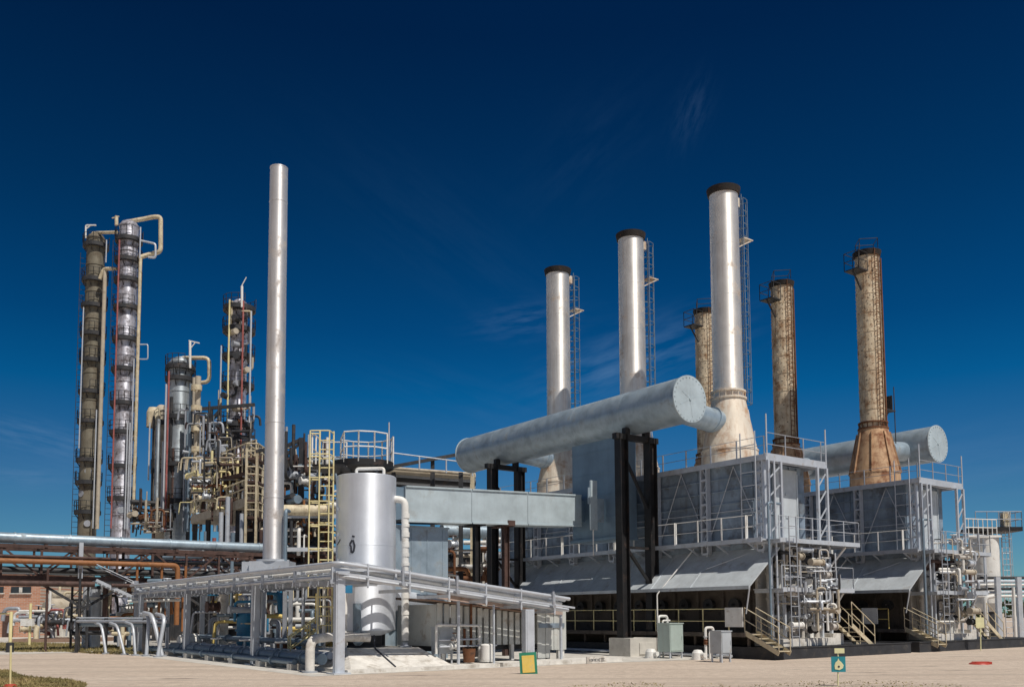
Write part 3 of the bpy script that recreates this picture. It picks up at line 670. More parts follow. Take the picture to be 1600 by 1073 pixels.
# white board with dark lettering lying at the kerb
g = ground(932, 1036); t = thing('kerb_board', 'white board with dark worn lettering propped at the end of the kerb', 'sign', g)
m = MB(); c = g + Z * .14; m.box(c, 1.0, .05, .26, R, L); m.build('board', 'white_concrete', t)
m = MB(); x = -.42
for k, w in enumerate((.07, .05, .07, .05, .08, .06, .09, .07, .10)):
    h = (.08, .10, .08, .09, .12, .10, .15, .16, .14)[k]; p = c - L * .028 + R * (x + w / 2)
    m.box(p, .016, .006, h, R, L); m.box(p + R * .03 + Z * h * .3, .05, .006, .016, R, L); m.box(p + R * .03 - Z * h * .3, .05, .006, .016, R, L)
    if k % 2: m.box(p + R * .055, .016, .006, h, R, L)
    x += w + .022
m.build('lettering', 'ink', t)

# ---------------------------------------------------------------- far right tank and pipes
dist = 66; c = at(1545, 985, dist); c.z = 0; r = 30 / F * dist / 2 * 1.35; zt = at(1541, 838, dist).z; zb = at(1541, 942, dist).z
t = thing('storage_tank', 'white upright tank with black top platform at the right edge', 'tank', c)
m = MB(); m.lathe(c, [(r * .55, zb - .6), (r, zb), (r, zt), (0, zt + .3)], 40); m.build('shell', 'white_paint', t)
m = MB(); m.lathe(c, [(r * .5, 0), (r * .5, zb - .6)], 24); m.build('skirt', 'dark_steel', t)
m = MB(); m.box(c + X * .45 + Z * (zt + .45), 3.4, 2.4, .3); m.build('platform', 'black_steel', t)
m = MB(); rail(m, [c + V((-1.2, -1.2, zt + .6)), c + V((2.1, -1.2, zt + .6)), c + V((2.1, 1.2, zt + .6))], 1.1, .03, .9, 1); m.build('platform_rail', 'grey_paint', t)
m = MB(); m.box(c + V((1.25, -.6, zt + 1.15)), .55, .5, 1.1); m.build('hatch_box', 'cream_pipe', t)
m = MB(); ladder(m, c + V((r + .25, -.6, 0)), c + V((r + .25, -.6, zt + 1.6)), X, .5, .4, .03); cage(m, c + V((r + .25, -.6, 2.5)), c + V((r + .25, -.6, zt + 1.6)), X, -Y, .6, .6, .9); m.build('caged_ladder', 'light_steel', t)
t = thing('pipe_trestle', 'grey pipe trestle with several lines at the right picture edge', 'pipe rack', at(1570, 985, 62) * 1)
g0 = at(1562, 985, 62); g0.z = 0
for k in range(3):
    m = MB(); q = g0 + X * (k * 1.6) + Y * (k * .3); m.beam(q, q + Z * 4.3, .3, .3, Y); m.build('post', 'light_steel', t)
for k in range(6):
    m = MB(); z = 3.0 + .26 * k; m.path([g0 + V((-1.6, .2 * k, z)), g0 + V((5, .2 * k + .6, z))], .09, 8); m.build('pipe', ('white_paint', 'light_steel', 'dark_steel')[k % 3], t)
m = MB(); m.path([g0 + V((-.9, 0, 0)), g0 + V((-.9, 0, 2.9)), g0 + V((-.3, 0, 3.0))], .14, 10); m.path([g0 + V((.9, -.3, 0)), g0 + V((.9, -.3, 3.6))], .10, 10); m.build('downpipe', 'white_paint', t)
# platform bridge at upper right (behind the farther furnace end)
t = thing('access_bridge', 'railed white walkway between the farther furnace and the white tank', 'walkway', at(1515, 830, 60))
q0 = at(1500, 838, 60); q1b = at(1552, 838, 64); m = MB(); m.beam(q0, q1b, 1.1, .14); m.build('deck', 'white_paint', t)
m = MB(); rail(m, [q0 - Y * .5, q1b - Y * .5], 1.15, .035, .8, 1); m.build('rail', 'white_paint', t)
for k in range(2):
    m = MB(); q = q0.lerp(q1b, .3 + .4 * k); m.beam(V((q.x, q.y, 0)), q, .14, .14, Y); m.build('post', 'light_steel', t)
# ================================================================ upright tank, thin chimney, pipe racks, shed
K0 = V((-5.7, 30.0, 0))                    # near corner post of the pipe rack
def Kp(l, r, z): return K0 + L * l + R * r + Z * z

# ---- tank
TC = at(571, 960, 34.5); TC.z = 0; TR = 1.13
t = thing('upright_tank', 'big silver upright tank with cone bottom on a sloped white concrete block', 'tank', TC)
m = MB(); m.lathe(TC, [(.46, 1.1), (TR, 1.36), (TR, 7.15), (TR - .03, 7.18), (0, 7.34)], 56)
for z in (4.5,): m.lathe(TC, [(TR + .004, z), (TR + .008, z + .02), (TR + .004, z + .04)], 56)
m.build('shell', 'bright_silver', t)
m = MB(); m.lathe(TC, [(.62, .72), (.62, 1.3)], 32); m.lathe(TC, [(.74, .70), (.74, .78), (.62, .785)], 32); m.build('skirt', 'tar_paint', t)
# worn mark on the shell: a small bar over a narrow open loop
m = MB()
def onshell(u, v):
    x = at(u, v, 34.5); dx = max(-.98, min(.98, (x.x - TC.x) / TR)); s = math.asin(dx); p = TC + V((math.sin(s), -math.cos(s), 0)) * (TR + .012); p.z = at(u, v, p.y).z; return p
for a, c in (((558, 837), (562, 838)), ((558.5, 843), (554.5, 850)), ((554.5, 850), (556.5, 854)), ((556.5, 854), (557, 863)), ((557, 863), (560.5, 861)), ((560.5, 861), (562, 852)), ((562, 852), (559.5, 843))):
    m.beam(onshell(*a), onshell(*c), .07, .012, V((0, -1, 0)))
for a, c in (((532, 851), (535.5, 846)), ((536, 846), (538, 842))): m.beam(onshell(*a), onshell(*c), .03, .01, V((0, -1, 0)))
m.build('mark', 'ink', t)
m = MB()
for k in range(5): m.box(onshell(537, 868 - k * 0) + Z * (-.3 + .0 * k), .05, .05, .05)
for v in (795, 835, 875, 915): p = onshell(534, v); m.box(p, .06, .09, .12)
m.build('lug', 'grey_paint', t)
m = MB(); m.path([TC + V((-.3, -.5, 7.2)), TC + V((-.3, -.5, 7.42)), TC + V((.75, -.6, 7.42)), TC + V((.75, -.6, 7.2))], .06, 8); m.build('vent_pipe', 'white_paint', t)
m = MB(); m.path([TC + V((.05, -.2, 1.2)), TC + V((.05, -1.25, 1.05)), TC + V((-.1, -1.25, .9)), TC + V((-.1, -1.3, 2.35))], .15, 12, .2); m.build('drain_pipe', 'blue_steel', t)

# ---- railed service platform behind the tank top, with its caged ladder
PC = at(566, 960, 36.4); PC.z = 0
tp = thing('service_platform', 'dark round white-railed platform behind the upright tank top, with yellow caged ladder', 'platform', PC)
ZP = 7.85
m = MB(); m.lathe(PC, [(0, ZP), (1.2, ZP), (1.2, ZP + .07), (0, ZP + .071)], 40); m.lathe(PC, [(1.16, ZP - .04), (1.22, ZP - .04), (1.22, ZP + .20), (1.16, ZP + .20), (1.16, ZP - .04)], 40)
m.build('platform', 'black_steel', tp)
m = MB(); n = 12
ring = [PC + V((1.2 * math.cos(2 * PI * k / n), 1.2 * math.sin(2 * PI * k / n), ZP + .07)) for k in range(n)]
rail(m, [p for k, p in enumerate(ring) if k not in (6, 7)] , 1.2, .03, 2, 1, .036); m.build('platform_rail', 'white_paint', tp)
m = MB(); p = PC + V((1.0, .2, 0)); m.tube(p + Z * ZP, p + Z * 9.75, .03, n=6); m.build('mast', 'light_steel', tp)
for k in range(4):
    d = V((math.cos(k * PI / 2 + .7), math.sin(k * PI / 2 + .7), 0)); m = MB(); m.beam(PC + d * 1.0, PC + d * 1.0 + Z * ZP, .12, .12, Y); m.build('post', 'dark_steel', tp)
lx = TC + V((-1.42, -.55, 0))
m = MB(); ladder(m, lx + Z * 1.2, lx + Z * 8.85, X, .52, .34, .03)
for z in (2.2, 3.6, 5.0, 6.4): m.tube(lx + V((.2, 0, z)), lx + V((.55, .35, z)), .03, n=6)
m.build('ladder', 'pale_yellow', tp)
m = MB(); cc = lx - X * .28
for k in range(8):
    z = 2.6 + k * .88; m.path([lx + V((.26, 0, z)), lx + V((.22, -.6, z)), lx + V((-.5, -.6, z)), lx + V((-.62, -.1, z)), lx + V((-.26, 0, z))], .026, 6, .1)
for dx, dy in ((.22, -.6), (-.14, -.62), (-.5, -.6), (-.62, -.1)): m.tube(lx + V((dx, dy, 2.6)), lx + V((dx, dy, 8.76)), .026, n=6)
m.build('ladder_cage', 'pale_yellow', tp)
m = MB(); m.box(lx + V((.05, .95, ZP - .28)), 1.2, 1.9, .06); m.build('landing', 'black_steel', tp)
m = MB(); rail(m, [lx + V((.4, 1.9, ZP - .25)), lx + V((-.55, 1.9, ZP - .25)), lx + V((-.55, .0, ZP - .25))], 1.2, .03, .75, 1, .036); m.build('landing_rail', 'white_paint', tp)

t = thing('concrete_base', 'white sloped concrete block under the big upright tank', 'base', Kp(2.5, 2.8, 0))
bl = [(-.15, .25), (-.15, 6.4), (6.2, 6.4), (6.2, .25)]; tl = [(2.0, 1.3), (2.0, 5.2), (5.6, 5.2), (5.6, 1.3)]
m = MB(); m.hexa([Kp(l, r, 0) for l, r in bl] + [Kp(l, r, .12) for l, r in bl]); m.build('apron', 'white_concrete', t)
bl = [(.1, .5), (.1, 4.5), (5.9, 4.5), (5.9, .5)]; tl = [(2.0, 1.3), (2.0, 4.2), (5.6, 4.2), (5.6, 1.3)]
m = MB(); m.hexa([Kp(l, r, .121) for l, r in bl] + [Kp(l, r, .72) for l, r in tl]); m.build('block', 'white_concrete', t)
m = MB(); m.path([Kp(.15, 2.2, .15), Kp(1.95, 2.35, .74), Kp(2.0, 2.35, 1.2)], .03, 6); m.build('hose', 'ink', t)
m = MB(); m.ab(K0, -.35, .7, 6.4, 12.4, 0, .16); solo(m, 'kerb_slab', 'white_concrete', Kp(0, 9, 0), 'low white concrete kerb in front of the ribbed shed', 'kerb')

# ---- white wrapped pipe at the tank's right
p0 = at(612, 781, 34.4); p1_ = at(633, 786, 34.4); pb = at(633, 1000, 34.4)
t = thing('insulated_pipe', 'white wrapped pipe bending down beside the upright tank', 'pipe', V((pb.x, pb.y, .7)))
m = MB(); m.path([p0 - X * .1, p0 + Z * .05, V((p1_.x, p1_.y, p0.z)), pb], .135, 14, .35); zz = pb.z + .2
while zz < p0.z - .5:
    m.tube(V((pb.x, pb.y, zz)), V((pb.x, pb.y, zz + .12 + rnd.random() * .1)), .148 + rnd.random() * .012, n=14); zz += .3 + rnd.random() * .16
m.build('pipe', 'white_paint', t)
m = MB(); m.lathe(V((pb.x, pb.y, .7)), [(.25, 0), (.25, .06), (.14, .07), (.14, .2)], 16); m.build('base_flange', 'grey_paint', t)

# ---- tall thin chimney
CB = at(425, 960, 40.5); CB.z = 0
t = thing('thin_chimney', 'tall slim pale silver chimney standing alone left of the upright tank', 'chimney', CB)
m = MB(); prof = [((.445), 4.35)]; zs = [4.35, 7.2, at(424, 660, 40.5).z, at(424, 316, 40.5).z, at(424, 263, 40.5).z]
for k in range(1, 5):
    r = (.445) - .045 * (zs[k] - 4.35) / (zs[4] - 4.35)
    prof += [(r, zs[k] - .05), (r + .012, zs[k] - .048), (r + .012, zs[k]), (r, zs[k] + .002)]
prof += [(.37, zs[4] + .01), (.37, zs[4] - .6)]
m.lathe(CB, prof, 44); m.build('shaft', 'chimney_silver', t)
m = MB(); m.lathe(CB, [(.49, 4.3), (.72, 4.31), (.72, 4.40), (.49, 4.41)], 40); m.box(CB + Z * 4.1, 1.75, 1.3, .42); m.box(CB + V((-1.0, 0, 4.05)), .5, .9, .5); m.build('base_box', 'light_steel', t)
for sx in (-.7, .7):
    for sy in (-.5, .5):
        m = MB(); q = CB + V((sx, sy, 0)); m.beam(q, q + Z * 3.9, .16, .16, Y); m.build('leg', 'grey_paint', t)
m = MB(); m.path([CB + V((.62, -.3, .3)), CB + V((.62, -.3, 6.6)), CB + V((.62, .3, 6.6))], .085, 10); m.build('side_pipe', 'blue_steel', t)

# ---- near corner pipe rack (runs away left and away right from one corner post)
t = thing('corner_pipe_rack', 'nearest low rack of grey pipes on thick posts, bending at the corner post', 'pipe rack', K0)
def rz(r): return 3.62 - .115 * r           # right leg slopes down
for l, r, w in ((0, 0, .33), (7.5, 0, .30), (16.3, 0, .28), (3.6, 1.9, .2), (11.5, 1.9, .2), (20, 1.9, .22), (24.5, 0, .26)):
    m = MB(); h = 3.35; p = Kp(l, r, 0); m.box(p + Z * h / 2, w * .62, w, h, L, R); m.box(p + Z * h / 2 - L * (w * .31 + .012), .02, w * .72, h - .1, L, R); m.ab(K0, l - .3, l + .3, r - .3, r + .3, 0, .05); m.ab(K0, l - .25, l + .25, r - .25, r + .25, 3.3, 3.36)
    m.build('post', 'light_steel', t)
for k in range(17):
    l = k * 1.55
    m = MB(); m.beam(Kp(l, -.35, 3.02), Kp(l, 2.2, 3.02), .10, .14); m.build('cross_beam', 'grey_paint', t)
    if k % 2 == 0:
        m = MB(); m.beam(Kp(l, -.25, 3.42), Kp(l, 2.1, 3.42), .08, .1)
        for r in (-.25, 2.1): m.beam(Kp(l, r, 3.05), Kp(l, r, 3.5), .08, .08, R)
        m.build('cross_beam', 'light_steel', t)
lay = [(-.25, 3.62, .075, 'light_steel'), (.05, 3.60, .10, 'blue_steel'), (.38, 3.58, .06, 'light_steel'), (.7, 3.62, .12, 'grey_paint'), (1.1, 3.58, .07, 'white_paint'), (1.5, 3.62, .11, 'light_steel'), (1.9, 3.6, .08, 'blue_steel'),
       (.22, 3.44, .07, 'white_paint'), (.9, 3.40, .08, 'light_steel'), (1.3, 3.42, .06, 'white_paint'), (-.15, 3.19, .08, 'grey_paint'), (.15, 3.20, .09, 'light_steel'), (.5, 3.18, .06, 'blue_steel'), (.85, 3.21, .10, 'light_steel'), (1.3, 3.18, .07, 'grey_paint'), (1.75, 3.2, .09, 'light_steel')]
for r, z, rad, mt in lay:
    r2 = 9.7 - max(0, r) * .3
    m = MB(); pts = [Kp(25.5 - r, r, z), Kp(.2 + r * .9, r, z), Kp(.0 + r * .9, r + .2, z), Kp(.0 + r * .9, r2, z - .115 * r2)]
    m.path(pts, rad * .9, 8, .25); m.build('pipe', mt if r > .2 else 'light_steel', t)
for k in range(6):
    r = .9 + k * 1.6
    m = MB(); m.beam(Kp(-.3, r, rz(r) - .58), Kp(1.9, r, rz(r) - .58), .08, .12); m.beam(Kp(-.3, r, rz(r) - .16), Kp(1.9, r, rz(r) - .16), .06, .08); m.beam(Kp(-.28, r, rz(r) - .7), Kp(-.28, r, rz(r) + .1), .05, .05, R)
    m.build('cross_beam', 'light_steel', t)
for r, l, w in ((7.75, -.1, .42), (6.3, .1, .07), (5.0, .5, .10), (9.6, 0.2, .10)):
    m = MB(); p = Kp(l, r, 0); h = rz(r) - .62; m.box(p + Z * h / 2, w * .6, w, h, L, R); m.box(p + Z * h / 2 - L * (w * .3 + .012), .02, w * .7, h - .1, L, R); m.build('post', 'light_steel', t)
m = MB(); m.beam(Kp(-.3, -.2, 3.30), Kp(-.3, 9.9, 3.30 - .115 * 9.9), .04, .07); m.build('edge_beam', 'light_steel', t)
for r, l in ((2.2, -.34), (4.4, -.34), (8.8, -.34)): m = MB(); m.tube(Kp(l, r, rz(r) - .4), Kp(l, r, rz(r) + .18), .05, n=7); m.tube(Kp(l, r, rz(r) - .4) - L * .08, Kp(l, r, rz(r) - .4) + L * .2, .08, n=8); m.build('drip_leg', 'grey_paint', t)
for l, z0, z1 in ((4.2, .0, 3.1), (4.7, .0, 3.1), (6.1, .3, 3.2), (2.4, .2, 3.0)):
    m = MB(); m.path([Kp(l, 1.4, z0), Kp(l, 1.4, z1), Kp(l + .6, 1.4, z1)], .07, 8); m.build('downpipe', 'white_paint' if l < 4.5 else 'light_steel', t)
p = at(545, 920, 30.1); m = MB(); m.box(p - Y * .05, .26, .02, .26); solo(m, 'tag_plate', 'blue_paint', p, 'small square blue plate hung on the pipes by the corner post', 'sign')

# end bundle: short stack of white pipes at the far end of the left leg
t = thing('pipe_bundle', 'short stack of white horizontal pipes at the far end of the corner pipe rack', 'pipes', at(240, 935, 50))
for k in range(5):
    z = 2.75 + k * .22; m = MB(); q0 = at(200 + 3 * k, 930, 50); q1 = at(282, 930, 49.6); m.path([V((q0.x, q0.y + .1 * k, z)), V((q1.x, q1.y + .1 * k, z + .05))], .075, 8); m.build('pipe', ('white_paint', 'light_steel')[k % 2], t)
for u in (212, 262):
    m = MB(); q = at(u, 960, 50.5); m.beam(V((q.x, q.y, 0)), V((q.x, q.y, 3.9)), .16, .16, Y); m.build('post', 'grey_paint', t)

# ---- shed
def Sp(l, r, z): return K0 + L * (1.3 + l) + R * (4.6 + r) + Z * z
t = thing('ribbed_shed', 'low ribbed sheet-metal shed on stilts under the sloping pipes', 'shed', Sp(0, 3, 0))
SO = K0 + L * 1.3 + R * 4.6
def stz(r): return 2.35 - .10 * r
m = MB(); r = 0.0
while r < 5.4:
    m.hexa([Sp(0, r, .75), Sp(0, r + .2, .75), Sp(.06, r + .2, .75), Sp(.06, r, .75), Sp(0, r, stz(r)), Sp(0, r + .2, stz(r)), Sp(.06, r + .2, stz(r)), Sp(.06, r, stz(r))])
    m.hexa([Sp(.12, r + .20, .75), Sp(.12, r + .32, .75), Sp(.15, r + .32, .75), Sp(.15, r + .20, .75), Sp(.12, r + .20, stz(r)), Sp(.12, r + .32, stz(r)), Sp(.15, r + .32, stz(r)), Sp(.15, r + .20, stz(r))])
    r += .30
m.build('wall', 'shed_sheet', t)
m = MB(); m.ab(SO, .1, 3.0, 0, .05, .75, 2.3); m.ab(SO, .1, 3.0, 5.35, 5.4, .75, 1.8); m.ab(SO, 2.95, 3.0, .05, 5.35, .75, 1.8); m.build('side_wall', 'shed_sheet', t)
m = MB(); m.hexa([Sp(-.25, -.4, 2.42), Sp(-.25, 5.7, 1.80), Sp(3.2, 5.7, 1.95), Sp(3.2, -.4, 2.57), Sp(-.25, -.4, 2.48), Sp(-.25, 5.7, 1.86), Sp(3.2, 5.7, 2.01), Sp(3.2, -.4, 2.63)]); m.build('roof', 'roof_brown', t)
m = MB(); m.hexa([Sp(-.5, -.3, 2.5), Sp(-.5, 5.6, 1.88), Sp(-.45, 5.6, 1.88), Sp(-.45, -.3, 2.5), Sp(-.5, -.3, 2.86), Sp(-.5, 5.6, 2.24), Sp(-.45, 5.6, 2.24), Sp(-.45, -.3, 2.86)]); m.build('fascia', 'fascia', t)
for r in (.2, 1.9, 3.4, 5.2):
    m = MB(); m.ab(SO, .02, .16, r, r + .14, 0, .75); m.build('stilt', 'white_paint', t)
m = MB(); m.ab(SO, .3, 2.9, .1, 5.3, .55, .74); m.build('floor', 'dark_steel', t)
# lower lit panel at the shed's right end
t = thing('panel_screen', 'pale ribbed upright panel at the right end of the shed, slotted', 'screen', Sp(-.5, 4.9, 0))
m = MB(); r = 4.35
for k in range(7): m.ab(SO, -.45 + .02 * (k % 2), -.40 + .02 * (k % 2), r + k * .21, r + k * .21 + .2, .5 if k > 2 else .2, 2.05)
m.build('panel', 'shed_sheet', t)
m = MB(); m.ab(SO, -.49, -.455, 4.4, 5.7, 1.38, 1.56); m.build('rail_band', 'galvanised_wall', t)
for k in (0, 1):
    m = MB(); m.ab(SO, -.40, -.25, 4.45 + k * 1.0, 4.75 + k * 1.0, 0, .5); m.build('leg', 'white_paint', t)
# pipework in front of the shed
t = thing('small_pipe_frame', 'low frame of thin white pipes with rusty bucket, between grey cabinet and shed', 'pipes', Kp(.9, 5.2, 0))
m = MB(); m.path([Kp(.9, 4.3, .5), Kp(.9, 4.3, 1.55), Kp(.9, 6.2, 1.5), Kp(.9, 6.2, .2)], .05, 8); m.build('pipe', 'white_paint', t)
m = MB(); m.path([Kp(1.0, 5.6, .2), Kp(1.0, 5.6, 1.4)], .05, 8); m.path([Kp(1.0, 5.9, .2), Kp(1.0, 5.9, 2.6)], .045, 8); m.build('riser', 'rust', t)
m = MB(); m.path([Kp(.9, 4.4, 1.0), Kp(.9, 6.3, 1.0)], .035, 7); m.path([Kp(.9, 4.4, .75), Kp(.9, 7.0, .75)], .035, 7); m.build('pipe', 'light_steel', t)
for r_, z_ in ((5.1, 1.0), (5.0, .75)): q1 = MB(); q2 = MB(); valve(q1, q2, Kp(.85, r_, z_), R, .08); q2.build('wheel', 'rust', q1.build('valve', 'white_paint', t))
g = Kp(.7, 5.6, 0.16); solo(MB().lathe(g, [(.20, 0), (.25, .5), (.22, .5), (.18, .05)], 18), 'bucket', 'rust', g, 'rusty brown bucket standing beside the thin white pipes', 'bucket')
g = Kp(.55, 6.3, 0.16); solo(MB().lathe(g, [(.0, 0), (.22, 0), (.24, .1), (.24, .62), (.2, .66), (0, .68)], 18), 'drum', 'white_paint', g, 'small white drum on the kerb left of the pale ribbed panel', 'drum')
# horizontal vessel behind the shed
c0 = at(640, 945, 39); c1 = at(672, 945, 41); c0.z = c1.z = 2.5
t = thing('horizontal_vessel', 'pale horizontal vessel behind the white wrapped pipe', 'vessel', V((c0.x, c0.y, 0)))
m = MB(); m.tube(c0 - R * .8, c1, .42, n=28); m.tube(c1, c1 + R * .18, .42, .2, n=28); m.build('shell', 'light_steel', t)
for k in (0, .8):
    m = MB(); q = c0.lerp(c1, k) - R * .3; m.box(V((q.x, q.y, 1.1)), .2, .7, 2.2, R, L); m.build('saddle', 'white_concrete', t)
m = MB(); m.path([c0 + Z * .4 + R * .6, c0 + Z * .9 + R * .6, c0 + Z * .9 + R * 2.0, c0 + R * 2.0 - Z * 1.2], .08, 8); m.build('pipe', 'white_paint', t)

# elbow pipe coming out of the ground in front of the corner post
g = at(484, 1050, 30.8); g.z = 0; e = at(484, 998, 30.8); f = at(520, 990, 32.0)
t = thing('elbow_pipe', 'thick pale elbow pipe rising from the road edge left of the corner post', 'pipe', g)
m = MB(); m.path([g, V((g.x, g.y, e.z)), V((f.x, f.y, e.z + .05)), V((f.x + 1.2, f.y + .6, e.z))], .16, 16, .4); m.build('pipe', 'white_concrete', t)
m = MB(); m.tube(V((g.x, g.y, 0)), V((g.x, g.y, .06)), .27, n=18); m.build('flange', 'grey_paint', t)

# ---- skid pipes and pumps beneath the left leg of the rack
t = thing('skid_pipes', 'blue-grey pipes lying on low supports under the corner pipe rack', 'pipes', Kp(10, .3, 0))
for r, z, rad, l0, l1, mt in ((.15, .42, .20, 1.6, 19, 'blue_steel'), (.75, .5, .14, 2.2, 20, 'light_steel'), (-.25, .28, .1, 3, 22, 'blue_steel'), (1.2, .9, .12, 4, 18, 'blue_steel')):
    m = MB(); m.path([Kp(l0, r, z), Kp(l1, r, z)], rad, 12)
    for l in range(int(l0) + 2, int(l1), 4): m.tube(Kp(l, r, z), Kp(l + .1, r, z), rad + .06, n=12)
    m.build('pipe', mt, t)
for k in range(6):
    m = MB(); l = 3 + k * 3.0; m.ab(K0, l, l + .35, -.4, 1.1, 0, .22); m.build('sleeper', 'white_concrete', t)
for l in (5.2, 9.0, 12.5, 17): q1 = MB(); q2 = MB(); valve(q1, q2, Kp(l, .15, .42), L, .17); q2.build('wheel', 'white_paint', q1.build('valve', 'blue_steel', t))
def blue_vessel(l, r, h, rad, label, z0=.4):
    c = Kp(l, r, 0); t = thing('blue_vessel', label, 'vessel', c)
    m = MB(); m.lathe(c, [(0, z0), (rad * .8, z0 + .05), (rad, z0 + .25), (rad, z0 + h), (rad * .75, z0 + h + .2), (0, z0 + h + .28)], 28); m.lathe(c, [(rad + .0, z0 + h * .5), (rad + .07, z0 + h * .5), (rad + .07, z0 + h * .5 + .1), (rad, z0 + h * .5 + .1)], 28); m.build('shell', 'blue_paint', t)
    for k in range(3):
        d = V((math.cos(k * 2.1 + .5), math.sin(k * 2.1 + .5), 0)); m = MB(); m.beam(c + d * rad * .85, c + d * rad * .85 + Z * (z0 + .3), .1, .1, R); m.build('leg', 'blue_steel', t)
    m = MB(); m.path([c + Z * (z0 + h + .2), c + Z * (z0 + h + .8), c + Z * (z0 + h + .8) + L * .9], .09, 10); m.build('nozzle_pipe', 'light_steel', t)
blue_vessel(14.5, 2.2, 1.6, .42, 'bright blue upright vessel under the rack, left of the beige post')
blue_vessel(16.6, 3.4, 1.3, .5, 'darker set back blue vessel farther under the rack, near the white slanted pipes')
def pump(c, d, body, base, label, s=1.0):
    t = thing('pump_set', label, 'pump', c); e = Z.cross(d).normalized()
    m = MB(); m.box(c + Z * .12 * s, 1.7 * s, .6 * s, .24 * s, d, e); m.build('base', base, t)
    m = MB(); a = c + Z * .58 * s; m.tube(a - d * .75 * s, a, .27 * s, n=18); m.tube(a - d * .85 * s, a - d * .75 * s, .2 * s, .27 * s, n=18)
    for k in range(8): g = k * PI / 4; q = e * math.cos(g) + Z * math.sin(g); m.beam(a - d * .7 * s + q * .28 * s, a - d * .08 * s + q * .28 * s, .03 * s, .05 * s, q)
    m.build('motor', body, t)
    m = MB(); m.tube(a, a + d * .35 * s, .07 * s, n=10); m.tube(a + d * .3 * s, a + d * .62 * s, .30 * s, n=20); m.tube(a + d * .62 * s, a + d * .8 * s, .16 * s, n=14); m.path([a + d * .46 * s, a + d * .46 * s + Z * .9 * s, a + d * 1.2 * s + Z * .9 * s], .1 * s, 10); m.build('volute', 'grey_paint', t)
pump(Kp(6.0, 2.3, 0), L, 'yellow_paint', 'white_concrete', 'yellow pump with grey casing under the rack, left of the yellow stair')
pump(Kp(8.6, 3.2, 0), R, 'blue_paint', 'concrete', 'blue motored pump behind the yellow one under the rack', 1.1)
pump(Kp(4.0, 3.4, 0), -L, 'teal_paint', 'white_concrete', 'teal motored pump at the foot of the yellow stair', .9)
pump(Kp(18.2, 1.2, 0), R, 'white_paint', 'concrete', 'pale pump on concrete at the far part of the skid pipes', 1.2)
pump(Kp(11.0, 2.6, 0), L, 'rust', 'concrete', 'rust-brown pump between the beige post and the grey post under the rack', 1.1)
# yellow stair under the rack
t = thing('yellow_stair', 'steep yellow steel stair under the corner pipe rack', 'stair', Kp(3.4, 1.6, 0))
p = at(512, 955, 35.5); q = at(452, 1004, 35.0); p.z -= .9; q.z = .15
d = q - p; dh = (d - Z * d.z).normalized(); wd = Z.cross(dh)
m = MB()
for k in (-1, 1): m.beam(p + wd * .35 * k, q + wd * .35 * k, .05, .2)
for k in range(7): c = p + d * ((k + .5) / 7); m.box(c, .24, .7, .03, dh, wd)
m.build('flight', 'yellow_paint', t)
for k in (-1, 1):
    m = MB()
    for e in (0, .5, 1): c = p + d * e + wd * .38 * k; m.tube(c, c + Z * .95, .03, n=6)
    for zz in (.5, .95): m.tube(p + wd * .38 * k + Z * zz, q + wd * .38 * k + Z * zz, .03, n=6)
    m.build('handrail', 'pale_yellow', t)
m = MB(); m.box(p + V((.6, .2, -.04)), 1.2, .9, .08); m.build('landing', 'yellow_paint', t)
for dx in (.1, 1.1):
    m = MB(); m.beam(V((p.x + dx, p.y + .2, 0)), V((p.x + dx, p.y + .2, p.z - .08)), .1, .1, Y); m.build('post', 'yellow_paint', t)
# slanted white pipe legs on the left
def slant(u0, v0, u1, v1, dist, r, label, bend=True, mt='white_paint'):
    b = ground(u1, v1); b = at(u1, v1, dist); b.z = 0; a = at(u0, v0, dist + .3); t = thing('slanted_pipe', label, 'pipe', b)
    m = MB(); m.path([b, a, a + L * 1.5 + Z * .1] if bend else [b, a], r, 12, .5); m.build('pipe', 'light_steel', t)
    m = MB(); m.tube(b, b + Z * .07, r + .12, n=14); m.build('flange', 'grey_paint', t)
for args in ((159, 976, 166, 1012, 47, .07, 'pair-mate white slanted pipe leg farthest left in the grass edge'), (183, 976, 195, 1016, 46, .07, 'second white slanted pipe leg from the left, in the grass edge'),
             (208, 975, 212, 1010, 45, .065, 'thin upright white pipe leg left of the two crossing ones'), (233, 962, 229, 1010, 44.4, .09, 'thick white pipe leg curving up left of the crossing pair'),
             (238, 960, 254, 1012, 43.8, .1, 'thick white pipe leaning right, crossing near the rack posts'), (258, 962, 247, 1008, 43.2, .09, 'thick white pipe leaning left across its neighbour near the rack posts')):
    slant(*args)
t = thing('low_pipe_run', 'dark grey low pipe bridge above the grass, carrying the slanted white pipes', 'pipes', at(170, 965, 47.5))
for k, (v, r) in enumerate(((970, .09), (975, .12), (965, .06))):
    m = MB(); a = at(120, v, 49 + k * .3); c = at(262, v + 1, 45.5 + k * .3); m.path([a, c], r, 10); m.build('pipe', ('grey_paint', 'blue_steel', 'light_steel')[k], t)
for u in (121, 166, 226):
    m = MB(); q = at(u, 965, 49 - (u - 120) / 142 * 3.5); m.beam(V((q.x, q.y, 0)), q, .14, .14, Y); m.build('post', 'dark_steel', t)
